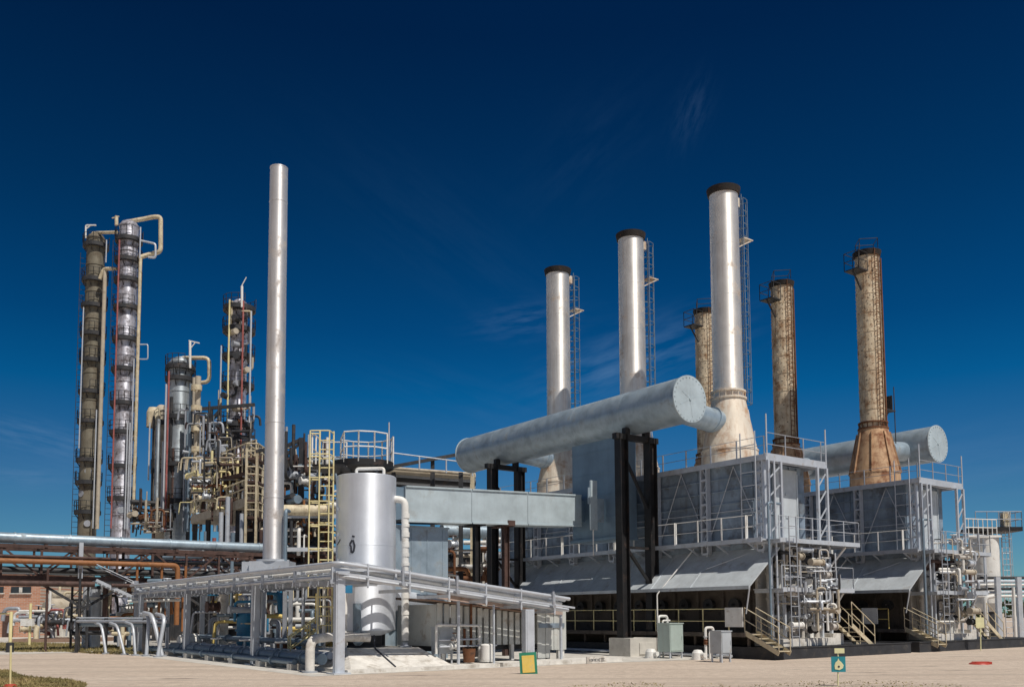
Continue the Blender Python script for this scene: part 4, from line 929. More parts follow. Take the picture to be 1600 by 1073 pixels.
# ================================================================ long pipe bridge, towers and plant behind
PR = V((-28.2, 50.0, 0))
def Pp(l, r, z): return PR + L * l + R * r + Z * z
t = thing('long_pipe_bridge', 'long red-brown trussed pipe bridge with a big grey pipe on top, at left', 'pipe bridge', Pp(0, 8, 0))
m = MB(); m.path([Pp(0, -6, 6.3), Pp(0, 24, 6.3)], .30, 20)
for k in range(11): m.tube(Pp(0, -5 + k * 2.8, 6.3), Pp(0, -4.9 + k * 2.8, 6.3), .335, n=20)
m.build('top_pipe', 'galvanised', t)
m = MB(); m.path([Pp(.7, -6, 6.25), Pp(.7, 26, 6.25)], .2, 14); m.build('top_pipe', 'grey_paint', t)
for l in (-.25, 2.3):
    m = MB()
    m.beam(Pp(l, -6, 5.85), Pp(l, 26, 5.85), .2, .22); m.beam(Pp(l, -6, 4.1), Pp(l, 26, 4.1), .2, .22)
    for k in range(16):
        r = -6 + k * 2.0; m.beam(Pp(l, r, 4.1), Pp(l, r, 5.85), .12, .12, R)
        if k < 15: m.beam(Pp(l, r + (2 if k % 2 else 0), 4.15), Pp(l, r + (0 if k % 2 else 2), 5.8), .1, .1, L)
    m.build('truss', 'brown_steel', t)
for k in range(9):
    m = MB(); r = -5 + k * 3.6; m.beam(Pp(-.4, r, 4.25), Pp(2.5, r, 4.25), .16, .18); m.beam(Pp(-.4, r, 5.9), Pp(2.5, r, 5.9), .16, .18); m.build('cross_beam', 'brown_steel', t)
for k, (l, z, rad, mt) in enumerate(((.3, 4.55, .16, 'dark_steel'), (.8, 4.5, .12, 'light_steel'), (1.3, 4.6, .2, 'brown_steel'), (1.8, 4.5, .13, 'blue_steel'), (.4, 5.2, .1, 'dark_steel'), (1.4, 5.3, .14, 'grey_paint'))):
    m = MB(); m.path([Pp(l, -6, z), Pp(l, 26, z)], rad, 10); m.build('pipe', mt, t)
for r in (4.3, 11.3, 19.5):
    for l in (0, 2.1):
        m = MB(); lattice(m, Pp(l, r, 0), Pp(l, r, 4.1), R, .45, .05, .5); m.build('column', 'dark_steel', t)
    m = MB(); m.beam(Pp(0, r - 2.6, 4.0), Pp(0, r, 2.4), .14); m.beam(Pp(0, r + 2.6, 4.0), Pp(0, r, 2.4), .14); m.build('knee_brace', 'dark_steel', t)
m = MB(); m.beam(Pp(-.6, 3.95, 4.1), Pp(-.6, 3.95, 6.15), .22, .22, R); m.build('post', 'light_steel', t)
m = MB()
p = Pp(-.7, 4.7, 4.0); q = Pp(-.9, 7.0, 2.9)
for k in (-1, 1):
    m.beam(p + L * .4 * k, q + L * .4 * k, .06, .16)
    m.tube(p + L * .4 * k + Z * .9, q + L * .4 * k + Z * .9, .03, n=6)
for k in range(10): c = p.lerp(q, (k + .5) / 10); m.box(c, .2, .8, .03, R, L)
m.build('stair', 'light_steel', t)
# orange lines hung in front of the bridge
t = thing('orange_pipe_line', 'long rusty orange pipe under the bridge, turning down at its right end', 'pipe', Pp(-.9, 6, 4.0))
z1 = at(100, 879, (Pp(-.9, 4, 0)).y).z
e = Pp(-.9, 9.3, 0)
m = MB(); m.path([Pp(-.9, -6, z1), Pp(-.9, 9.3, z1), Pp(-.9, 9.3, 1.4)], .15, 14, .3); m.build('pipe', 'orange_pipe', t)
m = MB(); m.path([Pp(-.7, -6, z1 + .28), Pp(-.7, 5.5, z1 + .28)], .09, 10); m.build('pipe', 'brown_steel', t)
for r in (7.0, 8.4, 9.8):
    m = MB(); m.path([Pp(-.8, r, z1), Pp(-.8, r, z1 - 1.2), Pp(-.4, r, z1 - 1.6), Pp(-.4, r, 1.0)], .08, 8); m.build('branch_pipe', 'orange_pipe', t)
t = thing('brown_pipe_line', 'lower dark red-brown pipe left of the lattice column', 'pipe', Pp(-1.2, 0, 3))
z2 = at(50, 911, (Pp(-1.2, 1.5, 0)).y).z
m = MB(); m.path([Pp(-1.2, -6, z2), Pp(-1.2, 4.6, z2)], .16, 12); m.path([Pp(-1.2, 5.5, z2 - .05), Pp(-1.2, 11.0, z2 - .05)], .11, 10); m.build('pipe', 'brown_steel', t)
for u, lab in ((122, 'thin dark upright pole at the right of the beige drum, in the grass'), (71, 'thin rusty hanger pole at the left below the bridge')):
    g = at(u, 1005, 50.5); g.z = 0; m = MB(); m.tube(g, g + Z * 4.6, .07, n=8); m.lathe(g, [(.16, 0), (.16, .05), (.07, .06)], 10); solo(m, 'pole', 'dark_steel' if u > 100 else 'brown_steel', g, lab, 'pole')

# ---- tall process columns
def tower(label, u, v_top, dist, dpx, shell, levels, plat='dark_steel', dome=True, z0=0.0, ring=1.45, rings=True, name='process_column'):
    p = at(u, 700, dist); top = at(u, v_top, p.y).z; r = dpx / F * dist / 2; c = V((p.x, p.y, z0))
    t = thing(name, label, 'column', c)
    m = MB(); prof = [(r * 1.12, 0), (r * 1.12, 1.2), (r, 1.21)]; n = max(5, int((top - z0) / 3))
    for k in range(1, n + 1):
        z = 1.21 + (top - z0 - 1.3) * k / n; prof += [(r, z - .16), (r + .06, z - .15), (r + .06, z - .02), (r, z)]
    if dome: prof += [(r * .8, top - z0 + .25), (r * .4, top - z0 + .5), (0, top - z0 + .55)]
    m.lathe(c, prof, 28); m.build('shell', shell, t)
    for k, v in enumerate(levels):
        z = at(u, v, p.y).z; m = MB(); R2 = r * ring; a0 = .3 + k * 2.2; cc = V((c.x, c.y, z))
        m.lathe(cc, [(r + .02, -.34), (R2, -.34), (R2, .1), (R2 - .06, .1), (R2 - .06, 0), (r + .02, 0)], 28)
        for j in range(8): d = V((math.cos(j * PI / 4), math.sin(j * PI / 4), 0)); m.beam(cc + d * r - Z * .9, cc + d * (R2 - .05) - Z * .34, .07)
        m.build('platform', plat, t)
        m = MB(); a_ = [cc + V((R2 * math.cos(a0 + j * .42), R2 * math.sin(a0 + j * .42), .1)) for j in range(13)]
        rail(m, a_, 1.0, .03, 2, 1, .035); m.build('platform_rail', plat, t)
        m = MB(); d = V((math.cos(a0 + 1.1 + k), -abs(math.sin(a0 + k)), 0)); m.tube(cc + d * r * .8 - Z * 1.4, cc + d * r * 1.3 - Z * 1.4, .28, n=12); m.tube(cc + d * r * 1.3 - Z * 1.4, cc + d * r * 1.38 - Z * 1.4, .36, n=12); m.build('manhole', 'grey_paint', t)
    t['_r'] = r; t['_c'] = c; t['_top'] = top
    return t
def vpipe(t, u, v0, v1, dist, wpx, material, name='riser_pipe', extra=None):
    r = max(.06, wpx / F * dist / 2); p = at(u, (v0 + v1) / 2, dist); a = V((p.x, p.y, at(u, v0, p.y).z)); b = V((p.x, p.y, at(u, v1, p.y).z))
    pts = ([V((q.x, q.y, q.z)) for q in extra] if extra else []) + [a, b]
    m = MB(); m.path(pts, r, 10, r * 3); m.build(name, material, t)
D1 = 100
lv1 = (384, 438, 478, 522, 563, 612, 658, 718, 753, 799)
lv2 = (375, 407, 438, 481, 530, 577, 630, 675, 728, 778)
t1 = tower('tall dull tan column with many ring platforms, leftmost of all', 140, 372, D1, 27, 'tower_tan', lv1)
t2 = tower('tall shiny mottled silver column right beside the tan one', 192, 352, D1 - 2, 29, 'tower_silver', lv2)
for tt in (t1, t2):
    c = V(tt['_c']); r = tt['_r']; m = MB(); a = c + V((-r * 1.15, -.6, 2)); ladder(m, a, V((a.x, a.y, tt['_top'] - 2)), X + Y * .5, .6, .6, .035); m.build('ladder', 'dark_steel', tt)
dd = D1 - 2.6
vpipe(t1, 158, 420, 826, D1 - 1.5, 6, 'beige_insulation')
m = MB(); m.path([at(156, 436, D1 - 1.5), at(162, 420, D1 - 1.5), at(183, 420, D1 - 2)], .2, 10); m.build('cross_pipe', 'cream_pipe', t1)
m = MB(); m.path([at(143, 372, D1), at(145, 364, D1), at(183, 363, D1 - 2)], .18, 10); m.build('cross_pipe', 'cream_pipe', t1)
m = MB(); m.path([at(134, 372, D1), at(134, 352, D1), at(150, 352, D1)], .09, 8); m.beam(at(134, 358, D1), at(142, 352, D1), .1); m.build('davit', 'white_paint', t1)
for u, v0, v1 in ((148, 640, 825), (127, 480, 700), (166, 375, 410)): vpipe(t1, u, v0, v1, D1 - 1.6, 2.0, 'light_steel', 'thin_pipe')
vpipe(t2, 180, 375, 825, dd - .8, 2.6, 'red_pipe')
vpipe(t2, 214, 404, 798, dd, 5.2, 'cream_pipe')
m = MB(); m.path([at(197, 352, D1 - 2), at(198, 347, D1 - 2), at(226, 342, D1 - 2), at(240, 339, D1 - 2), at(251, 339, D1 - 2), at(251, 394, D1 - 2), at(234, 397, D1 - 2), at(216, 403, dd)], .24, 10, .5); m.build('overhead_pipe', 'cream_pipe', t2)
m = MB(); m.path([at(220, 376, dd), at(243, 381, dd), at(243, 403, dd), at(232, 402, dd)], .12, 8, .3); m.build('overhead_pipe', 'light_steel', t2)
m = MB(); m.path([at(216, 538, dd), at(231, 538, dd), at(231, 561, dd), at(216, 561, dd)], .07, 8, .2); m.build('loop_pipe', 'light_steel', t2)
m = MB(); m.path([at(182, 352, D1 - 2), at(182, 338, D1 - 2)], .2, 8); m.beam(at(175, 341, D1 - 2), at(186, 338, D1 - 2), .1); m.build('davit', 'cream_pipe', t2)
for u, v0, v1 in ((197, 660, 826), (201, 660, 826), (206, 560, 800), (219, 355, 404)): vpipe(t2, u, v0, v1, dd - .6, 2.2, 'light_steel', 'thin_pipe')
m = MB(); m.path([at(214, 796, dd), at(228, 797, dd), at(229, 810, dd), at(205, 803, dd)], .22, 8, .4); m.build('foot_pipe', 'cream_pipe', t2)

t3 = tower('mid-height blue-grey column with a cream overhead loop', 279, 566, 92, 34, 'tower_blue', (574, 592, 652, 725, 782), ring=1.35)
m = MB(); m.path([at(284, 566, 92), at(284, 559, 92), at(327, 559, 92), at(327, 597, 92), at(304, 598, 92), at(303, 640, 91)], .2, 10, .6); m.build('overhead_pipe', 'cream_pipe', t3)
m = MB(); m.path([at(297, 575, 91), at(297, 533, 91)], .13, 8); m.beam(at(295, 532, 91), at(312, 536, 91), .1); m.beam(at(297, 545, 91), at(306, 534, 91), .08); m.build('davit', 'white_paint', t3)
for u, v0, v1, w, mt in ((261, 580, 830, 3, 'red_pipe'), (292, 640, 830, 5, 'blue_steel'), (288, 640, 830, 3, 'grey_paint'), (303, 590, 700, 7, 'beige_insulation'), (257, 600, 830, 3, 'light_steel')): vpipe(t3, u, v0, v1, 90, w, mt)
t4 = tower('short brownish dome-topped column left of the blue-grey one', 251, 640, 96, 20, 'beige_insulation', (660, 735), ring=1.4)
for u, v0, v1, w, mt in ((238, 650, 830, 3.5, 'dark_steel'), (243, 665, 830, 4, 'blue_steel'), (233, 660, 750, 2.5, 'light_steel')): vpipe(t4, u, v0, v1, 94, w, mt)
m = MB(); c = at(240, 650, 95); m.lathe(V((c.x, c.y, c.z)), [(0, 1.0), (.5, .9), (.7, .4), (.7, -1.2)], 16); m.build('drum', 'cream_pipe', t4)
t5 = tower('cluttered grey column with yellow and red riser pipes, left of the slim chimney', 370, 476, 90, 26, 'tower_silver', (482, 516, 557, 602, 664), ring=1.95)
vpipe(t5, 356, 468, 765, 88.5, 3, 'pale_yellow'); vpipe(t5, 378, 470, 720, 88.4, 3, 'red_pipe'); vpipe(t5, 391, 486, 660, 88.4, 3, 'light_steel'); vpipe(t5, 345, 540, 620, 88.5, 2.5, 'light_steel'); vpipe(t5, 362, 470, 520, 88.6, 3, 'cream_pipe')
m = MB(); m.path([at(378, 480, 88.4), at(378, 447, 88.4)], .13, 8); m.tube(at(378, 446, 88.4), at(385, 433, 88.4), .05, n=6); m.build('davit', 'white_paint', t5)
m = MB(); m.path([at(378, 486, 88.4), at(392, 486, 88.4), at(392, 500, 88.4)], .09, 8); m.build('cross_pipe', 'cream_pipe', t5)
for k in range(9):
    m = MB(); u = 352 + rnd.random() * 34; v = 500 + k * 20; q1 = MB(); c = at(u, v, 88.9); d = V((rnd.random() - .5, -.3, 0)); m.tube(c, c + d.normalized() * .9, .3, n=10); m.path([c, c + V((.8, 0, .2)), c + V((.8, 0, 1.4))], .12, 8); m.build('nozzle', ('dark_steel', 'beige_insulation', 'grey_paint')[k % 3], t5)

# ---- open steel structure between columns
t = thing('steel_structure', 'dark open braced steel frame between the blue-grey and the cluttered column', 'steel frame', at(325, 830, 88) * 1)
fr = {}
for u in (298, 330, 396):
    for dy in (0, 7):
        a = at(u, 640 if u < 360 else 690, 88 + dy); m = MB(); m.beam(V((a.x, a.y, 0)), a, .3, .3, Y); m.build('column', 'dark_steel', t); fr[(u, dy)] = a
for v in (640, 690, 740, 790):
    for dy in (0, 7): m = MB(); m.beam(at(296, v, 88 + dy), at(398, v - 8, 88 + dy), .25, .3); m.build('beam', 'dark_steel', t)
for u0, v0, u1, v1 in ((300, 640, 345, 690), (345, 640, 300, 690), (300, 690, 345, 740), (330, 740, 300, 700), (330, 660, 396, 690)):
    m = MB(); m.beam(at(u0, v0, 87.8), at(u1, v1, 87.8), .28); m.build('brace', 'dark_steel', t)
for v in (690, 740, 790):
    m = MB(); p = at(298, v, 89); q = at(398, v, 89); q.z = p.z; m.box((p + q) / 2 + Y * 2.5, q.x - p.x, 5, .25); m.build('deck', 'dark_steel', t)
    m = MB(); rail(m, [p, q], 1.2, .05, 1.5, 1, .05); m.build('deck_rail', 'cream_pipe' if v > 700 else 'dark_steel', t)
def later():
    clutter(t_steel, 302, 396, 650, 800, 87.5, 90, ['dark_steel', 'brown_steel', 'beige_insulation', 'grey_paint', 'dark_steel', 'tower_tan', 'rust'], 91, 6, .22)
t_steel = t
m = MB(); m.path([at(329, 760, 86), at(329, 697, 86), at(356, 696, 86)], .14, 8, .3); m.build('pipe', 'light_steel', t)

# ---- more slender pipes and vessels packed between the columns
t = thing('pipe_tower', 'tall tangle of beige and grey pipes between the blue-grey and the cluttered column', 'pipework', at(318, 830, 84) * 1)
def late():
    clutter(t, 296, 346, 640, 830, 83, 62, ['beige_insulation', 'grey_paint', 'dark_steel', 'dark_steel', 'brown_steel', 'blue_steel', 'grey_paint'], 71, 4, .2)
    for u, v0, w, mt in ((296, 600, 5, 'blue_steel'), (307, 588, 9, 'beige_insulation'), (316, 650, 4, 'grey_paint'), (337, 690, 5, 'tower_blue'), (343, 640, 3, 'dark_steel')): vpipe(t, u, v0, 830, 85, w, mt)
    for k in range(7):
        m = MB(); v = 610 + k * 32; c = at(307, v, 84.6); m.lathe(V((c.x, c.y, c.z)), [(.3, 0), (.5, .02), (.5, .5), (.3, .52)], 14); m.build('collar', 'cream_pipe', t)
    t2_ = thing('column_pipework', 'brown and grey pipes crowding the foot of the short dome-topped column', 'pipework', at(245, 830, 90) * 1)
    clutter(t2_, 205, 272, 785, 832, 88, 46, ['brown_steel', 'dark_steel', 'beige_insulation', 'dark_steel', 'grey_paint', 'rust'], 73, 5, .2)
    for u, v0, w, mt in ((246, 655, 6, 'tower_blue'), (254, 690, 5, 'grey_paint'), (266, 620, 6, 'dark_steel'), (270, 700, 5, 'brown_steel')): vpipe(t2_, u, v0, 830, 91, w, mt)
    t3_ = thing('pipe_stand', 'dark steel stand of pipes half hidden behind the slim chimney', 'pipework', at(420, 830, 74) * 1)
    clutter(t3_, 384, 445, 700, 832, 70, 60, ['dark_steel', 'brown_steel', 'beige_insulation', 'dark_steel', 'rust', 'grey_paint', 'beige_insulation'], 77, 6, .17)
    for u in (386, 412, 440):
        m = MB(); a = at(u, 705, 75); m.beam(V((a.x, a.y, 0)), a, .3, .3, Y); m.build('column', 'dark_steel', t3_)
    for v in (710, 750, 790):
        m = MB(); m.beam(at(384, v, 75), at(442, v, 75), .3, .3); m.build('beam', 'dark_steel', t3_)
    m = MB(); a = at(384, 760, 77); c = at(446, 760, 77); m.box(V(((a.x + c.x) / 2, 77, a.z / 2)), c.x - a.x, .3, a.z)
    m.build('dark_backing', 'dark_steel', t3_)  # dark sheet added as a backdrop to darken the gaps between pipes
# ---- platforms with exchangers
def deck_block(label, quad, zt, thick, dist, rails, name='process_platform', legs=True, deck='beige_insulation'):
    pass
def clutter(t, u0, u1, v0, v1, dist, n, mats, seed, dep=5.0, rmax=.3, ext=1.0):
    rn = random.Random(seed)
    for k in range(n):
        mt = rn.choice(mats); kind = rn.random(); y = dist + rn.random() * dep; r = rmax * (.3 + .7 * rn.random()); u = u0 + (u1 - u0) * rn.random(); v = v0 + (v1 - v0) * rn.random()
        m = MB()
        if kind < .42:
            du = (u1 - u0) * (.15 + .4 * rn.random()); a = at(max(u0, u - du / 2), v, y); c = at(min(u1, u + du / 2), v - 1, y); c.z = a.z
            pts = [a, c] + ([c + V((0, -1.0 * ext, 0)), c + V((0, -1.0 * ext, ext * rn.choice((-1, 1)) * (1 + rn.random() * 2)))] if rn.random() < .6 else [c + V((0, 0, ext * rn.choice((-1.6, 1.6))))]); m.path(pts, r * .7, 9, r * 2); m.build('pipe', mt, t)
        elif kind < .70:
            dv = (v1 - v0) * (.2 + .4 * rn.random()); a = at(u, min(v1, v + dv / 2), y); c = at(u, max(v0, v - dv / 2), a.y); c.x = a.x; c.z = max(c.z, a.z + .5 * ext)
            m.path([a, c, c + V((ext * 1.2, 0, 0)), c + V((ext * 1.3, 0, -ext))] if rn.random() < .5 else [a, c, c + V((-ext * 1.2, 0, 0)), c + V((-ext * 1.3, 0, -ext))], r * .6, 9, r * 2); m.build('pipe', mt, t)
        elif kind < .84:
            c = at(u, v, y); d = (R if rn.random() < .6 else L); ln = (1 + rn.random() * 2) * ext; m.tube(c - d * ln / 2, c + d * ln / 2, r * 1.5, n=14); m.tube(c + d * ln / 2, c + d * (ln / 2 + .12), r * 1.8, n=14); m.tube(c - d * (ln / 2 + .12), c - d * ln / 2, r * 1.8, n=14); m.build('drum', mt, t)
        else:
            c = at(u, v, y); q2 = MB(); valve(m, q2, c, R, .18 * (.5 + .5 * ext)); q2.build('wheel', rn.choice(mats), m.build('valve', mt, t))
WARM = ['cream_pipe', 'cream_pipe', 'light_steel', 'pale_yellow', 'rust', 'beige_insulation', 'brown_steel', 'pale_yellow', 'brown_steel', 'dark_steel', 'dark_steel', 'light_steel']
COOL = ['light_steel', 'grey_paint', 'blue_steel', 'white_paint', 'dark_steel', 'cream_pipe', 'brown_steel']
def deck_piece(t, u0, v0, d0, u1, v1, d1, wid, thick, material, name='deck'):
    a = at(u0, v0, d0); c = at(u1, v1, d1); m = MB(); z = (a.z + c.z) / 2; a.z = c.z = z; d = (c - a).normalized(); s = d.cross(Z) * -1
    if s.y < 0: s = -s
    m.hexa([a - Z * thick, c - Z * thick, c + s * wid - Z * thick, a + s * wid - Z * thick, a, c, c + s * wid, a + s * wid])
    m.build(name, material, t); return a, c, s
late(); later()
t = thing('exchanger_platform', 'crowded beige and rusty pipe platform with yellow rails behind the long bridge', 'process platform', at(345, 830, 76))
a, c, s = deck_piece(t, 298, 806, 82, 392, 774, 68, 9, .7, 'beige_insulation')
m = MB(); rail(m, [a + Z * .05, c + Z * .05], 1.3, .06, 1.6, 1, .06); m.build('rail', 'cream_pipe', t)
for k in range(5):
    m = MB(); q = a.lerp(c, k / 4) + s * .4; m.beam(V((q.x, q.y, 0)), q - Z * .7, .35, .35, Y); m.build('leg', 'dark_steel', t)
m = MB(); q0 = a + s * 6; q1 = c + s * 6; m.hexa([V((q0.x, q0.y, 0)), V((q1.x, q1.y, 0)), V((q1.x, q1.y + .3, 0)), V((q0.x, q0.y + .3, 0)), q0 - Z * .7, q1 - Z * .7, q1 - Z * .7 + Y * .3, q0 - Z * .7 + Y * .3]); m.build('dark_backing', 'dark_steel', t)  # added dark sheet standing in for the darkness beneath the deck
clutter(t, 300, 392, 715, 800, 72, 95, WARM, 11, 7, .18)
for k, (u0, v0, d0, u1, v1, d1) in enumerate(((318, 752, 77, 392, 735, 71), (345, 728, 77, 400, 712, 71))):
    a, c, s = deck_piece(t, u0, v0, d0, u1, v1, d1, 5, .3, 'brown_steel', 'upper_deck'); m = MB(); rail(m, [a, c], 1.2, .06, 1.4, 1, .06); m.build('rail', 'cream_pipe', t)
    for q in (a, c): m = MB(); m.beam(V((q.x, q.y, 11)), q, .3, .3, Y); m.build('leg', 'brown_steel', t)
t = thing('yellow_frame_tower', 'yellow railed stair tower close to the left of the slim chimney', 'stair tower', at(394, 830, 66))
for u in (386, 402):
    for dy in (0, 2.2):
        a = at(u, 700, 66 + dy); m = MB(); m.beam(V((a.x, a.y, 0)), a, .16, .16, Y); m.build('post', 'cream_pipe', t)
for v in (716, 752, 782, 808):
    m = MB(); p = at(385, v, 66); q = at(403, v, 66); m.box((p + q) / 2 + Y * 1.1, q.x - p.x, 2.3, .16); m.build('landing', 'brown_steel', t)
    m = MB(); rail(m, [p + Y * 2.2, p, q, q + Y * 2.2], 1.1, .06, 1, 1, .06); m.build('rail', 'cream_pipe', t)
# low wall of plant under / behind the bridge
t = thing('pipe_manifold', 'dense dark red-brown and beige pipework below the long bridge, left of the slim chimney', 'pipework', at(330, 900, 64))
clutter(t, 255, 480, 855, 925, 60, 95, ['brown_steel', 'brown_steel', 'rust', 'dark_steel', 'orange_pipe', 'beige_insulation', 'light_steel', 'blue_steel', 'red_pipe'], 5, 8, .24)
for k in range(6):
    m = MB(); q = at(262 + k * 42, 960, 67); m.beam(V((q.x, q.y, 0)), V((q.x, q.y, 5.6)), .3, .3, Y); m.build('post', 'dark_steel', t)
for z in (2.4, 4.0, 5.5):
    m = MB(); q = at(250, 960, 66.8); q2 = at(482, 960, 66.8); m.beam(V((q.x, q.y, z)), V((q2.x, q2.y, z)), .3, .3); m.build('beam', 'dark_steel', t)
t = thing('dark_plant_house', 'long dark steel-clad plant house behind the red-brown pipework', 'building', at(370, 960, 72))
q = at(236, 960, 72); q2 = at(760, 960, 72); m = MB(); m.box(V(((q.x + q2.x) / 2, 74, 3.4)), q2.x - q.x, 3.5, 6.8)
for k in range(24): m.box(V((q.x + .6 + k * (q2.x - q.x) / 24, 72.22, 3.4)), .12, .1, 6.7)
m.build('wall', 'dark_steel', t)
m = MB(); m.box(V(((q.x + q2.x) / 2, 74, 6.95)), q2.x - q.x + .6, 4.2, .25); m.build('roof', 'grey_paint', t)
t = thing('cool_manifold', 'pale grey and white valves and pipes seen under the corner pipe rack', 'pipework', at(420, 965, 43))
clutter(t, 330, 505, 925, 990, 41, 46, COOL + ['yellow_paint', 'blue_paint'], 21, 6, .2)
t = thing('valve_station', 'jumble of small white and blue valves between the slanted pipes and the beige drums', 'pipework', at(165, 960, 56))
clutter(t, 130, 262, 905, 990, 53, 52, COOL + ['orange_pipe', 'blue_steel', 'white_paint'], 31, 6, .24)
m = MB()
for u in (135, 147, 152): 
    c = at(u, 960, 56); m.tube(V((c.x, c.y, 0)), V((c.x, c.y, 4.2 if u < 140 else 3.6)), .22, n=12)
m.build('pillar', 'light_steel', t)
# three plain grey vent pipes in front of the crowded platform
for u, v, w, lab in ((345, 800, 7, 'shorter grey vent pipe left of the tall one, behind the long bridge'), (355, 776, 7, 'tallest of the grey vent pipes behind the long bridge'), (377, 802, 6, 'grey vent pipe nearest the slim chimney, behind the long bridge')):
    c = at(u, 840, 62.5); top = at(u, v, 62.5).z; g = V((c.x, c.y, 0)); r = w / F * 62 / 2; m = MB(); m.lathe(g, [(r, 0), (r, top), (r * .8, top), (r * .8, top - .4)], 16); solo(m, 'vent_pipe', 'light_steel', g, lab, 'vent pipe')

# ---- long pipe band behind the tank
t = thing('elevated_pipe_rack', 'high rack of pale weathered pipes behind the upright tank, ending under the round duct', 'pipe rack', at(680, 860, 62))
for k, (v0, v1, r, mt) in enumerate(((727, 742, .12, 'beige_insulation'), (731, 746, .26, 'beige_insulation'), (737, 750, .2, 'grey_paint'), (742, 755, .3, 'dark_steel'), (749, 759, .16, 'light_steel'), (755, 762, .22, 'dark_steel'))):
    a = at(436, v0 - 9, 60 + k * .5); c = at(742, v1, 64.5 + k * .5); c.z = a.z - .35; m = MB(); m.path([a, c], r, 12); m.build('pipe', mt, t)
for u in (470, 540, 615, 676, 720, 738):
    m = MB(); a = at(u, 738 if u > 600 else 725, 63); m.beam(V((a.x, a.y, 0)), a, .3, .3, Y); m.build('post', 'dark_steel' if u < 730 else 'cream_pipe', t)
m = MB(); a = at(612, 728, 60); c = at(738, 745, 62.6); c.z = a.z - .3; rail(m, [a, c], .9, .05, 1.8, 0, .06); m.build('rail', 'light_steel', t)
m = MB(); a = at(596, 732, 60.5); c = at(720, 709, 62.5); m.beam(a, c, .22, .22); m.beam(at(676, 732, 62), at(676, 719, 62), .25, .25, Y); m.build('brace', 'dark_steel', t)
m = MB(); m.beam(at(440, 700, 60), at(472, 686, 60), .22, .22); m.beam(at(440, 716, 60), at(472, 690, 60), .16, .16); m.beam(at(471, 830, 60), at(471, 684, 60), .3, .3, Y); m.beam(at(400, 705, 60), at(440, 698, 60), .2, .2); m.build('mast_frame', 'dark_steel', t)
t = thing('middle_pipework', 'cream and dark pipework between the slim chimney and the yellow caged ladder', 'pipework', at(460, 840, 58))
clutter(t, 440, 520, 715, 790, 58, 60, ['dark_steel', 'dark_steel', 'blue_steel', 'brown_steel', 'cream_pipe', 'white_paint', 'grey_paint'], 41, 5, .2)
clutter(t, 440, 522, 800, 870, 58, 30, ['brown_steel', 'rust', 'dark_steel', 'white_paint', 'orange_pipe', 'beige_insulation'], 43, 5, .2)
m = MB(); m.path([at(436, 797, 57), at(520, 797, 58.5)], .36, 14); m.build('pipe', 'cream_pipe', t)
m = MB(); a = at(440, 806, 57); c = at(525, 806, 59); m.beam(a, c, .25, .25); m.build('beam', 'light_steel', t); m = MB(); m.beam(at(440, 858, 57), at(525, 858, 59), .25, .25); m.build('beam', 'light_steel', t)
for u in (444, 480, 518):
    m = MB(); q = at(u, 800, 60); m.beam(V((q.x, q.y, 0)), q, .28, .28, Y); m.build('post', 'brown_steel', t)
# seen through the gap below the square duct
t = thing('pale_drum', 'pale blue horizontal drum seen through the gap under the square duct', 'drum', at(735, 850, 66))
m = MB(); a = at(690, 829, 66); c = at(780, 829, 68); c.z = a.z; m.tube(a, c, .52, n=28)
for k in range(5): q = a.lerp(c, k / 5 + .05); m.tube(q, q + (c - a).normalized() * .08, .55, n=28)
m.build('shell', 'galvanised', t)
for k in (.25, .75):
    m = MB(); q = a.lerp(c, k); m.beam(V((q.x, q.y, 0)), q - Z * .5, .4, .4, Y); m.build('leg', 'concrete', t)
t = thing('rusty_manifold', 'rusty red-brown pipework in the gap under the square duct', 'pipework', at(740, 890, 62))
clutter(t, 700, 830, 842, 915, 59, 44, ['rust', 'brown_steel', 'orange_pipe', 'brown_steel', 'dark_steel', 'beige_insulation', 'white_paint', 'light_steel'], 51, 6, .26)

# ---- far left: brick building, drums, small things
bx = at(61, 990, 88); bx.z = 0; h = at(61, 893, 88).z
t = thing('brick_building', 'plain orange-red brick building with small dark window at the left edge', 'building', bx)
m = MB(); w = 24; m.box(bx + V((-w / 2, 5, h / 2)), w, 10, h); m.build('wall', 'brick', t)
m = MB(); m.box(bx + V((-w / 2, 5, h + .12)), w + .5, 10.5, .24); m.build('roof', 'roof_brown', t)
for u in (33, -10):
    c = at(u, 921, 87.95); m = MB(); m.box(c, 1.9, .12, .62); m.build('window', 'dark_glass', t); f = MB(); f.box(c - Z * .36 - Y * .04, 2.1, .2, .1); f.box(c - Y * .04, .3, .1, .5); f.build('sill', 'white_concrete', t)
m = MB(); c = bx + V((-3.0, -.05, 1.05)); m.box(c, 1.0, .12, 2.1); m.build('door', 'brown_steel', t)
for u0, u1, v, dist, rpx, lab in ((77, 121, 949, 76, 15, 'long beige horizontal drum behind the lattice column'), (82, 104, 930, 80, 7, 'small cream drum lying above the long beige one')):
    a = at(u0, v, dist); c = at(u1, v, dist + 2); c.z = a.z; r = rpx / F * dist; t = thing('beige_drum', lab, 'drum', V((a.x, a.y, 0))); d = (c - a).normalized()
    m = MB(); m.tube(a, c, r, n=28); m.tube(a - d * r * .5, a, r * .6, r, n=28); m.tube(c, c + d * r * .5, r, r * .6, n=28); m.build('shell', 'beige_insulation', t)
    for k in (.2, .8):
        m = MB(); q = a.lerp(c, k); m.box(V((q.x, q.y, (q.z - r * .8) / 2)), .4, r * 1.4, q.z - r * .8); m.build('saddle', 'white_concrete', t)
    m = MB(); q = a.lerp(c, .5); m.path([q + Z * r * .9, q + Z * (r + .5), q + Z * (r + .5) + d * 2], .12, 8); m.build('nozzle_pipe', 'cream_pipe', t)
t = thing('white_valve_skid', 'white and grey pumps on a pinkish slab in front of the beige drums', 'pump skid', at(85, 985, 72))
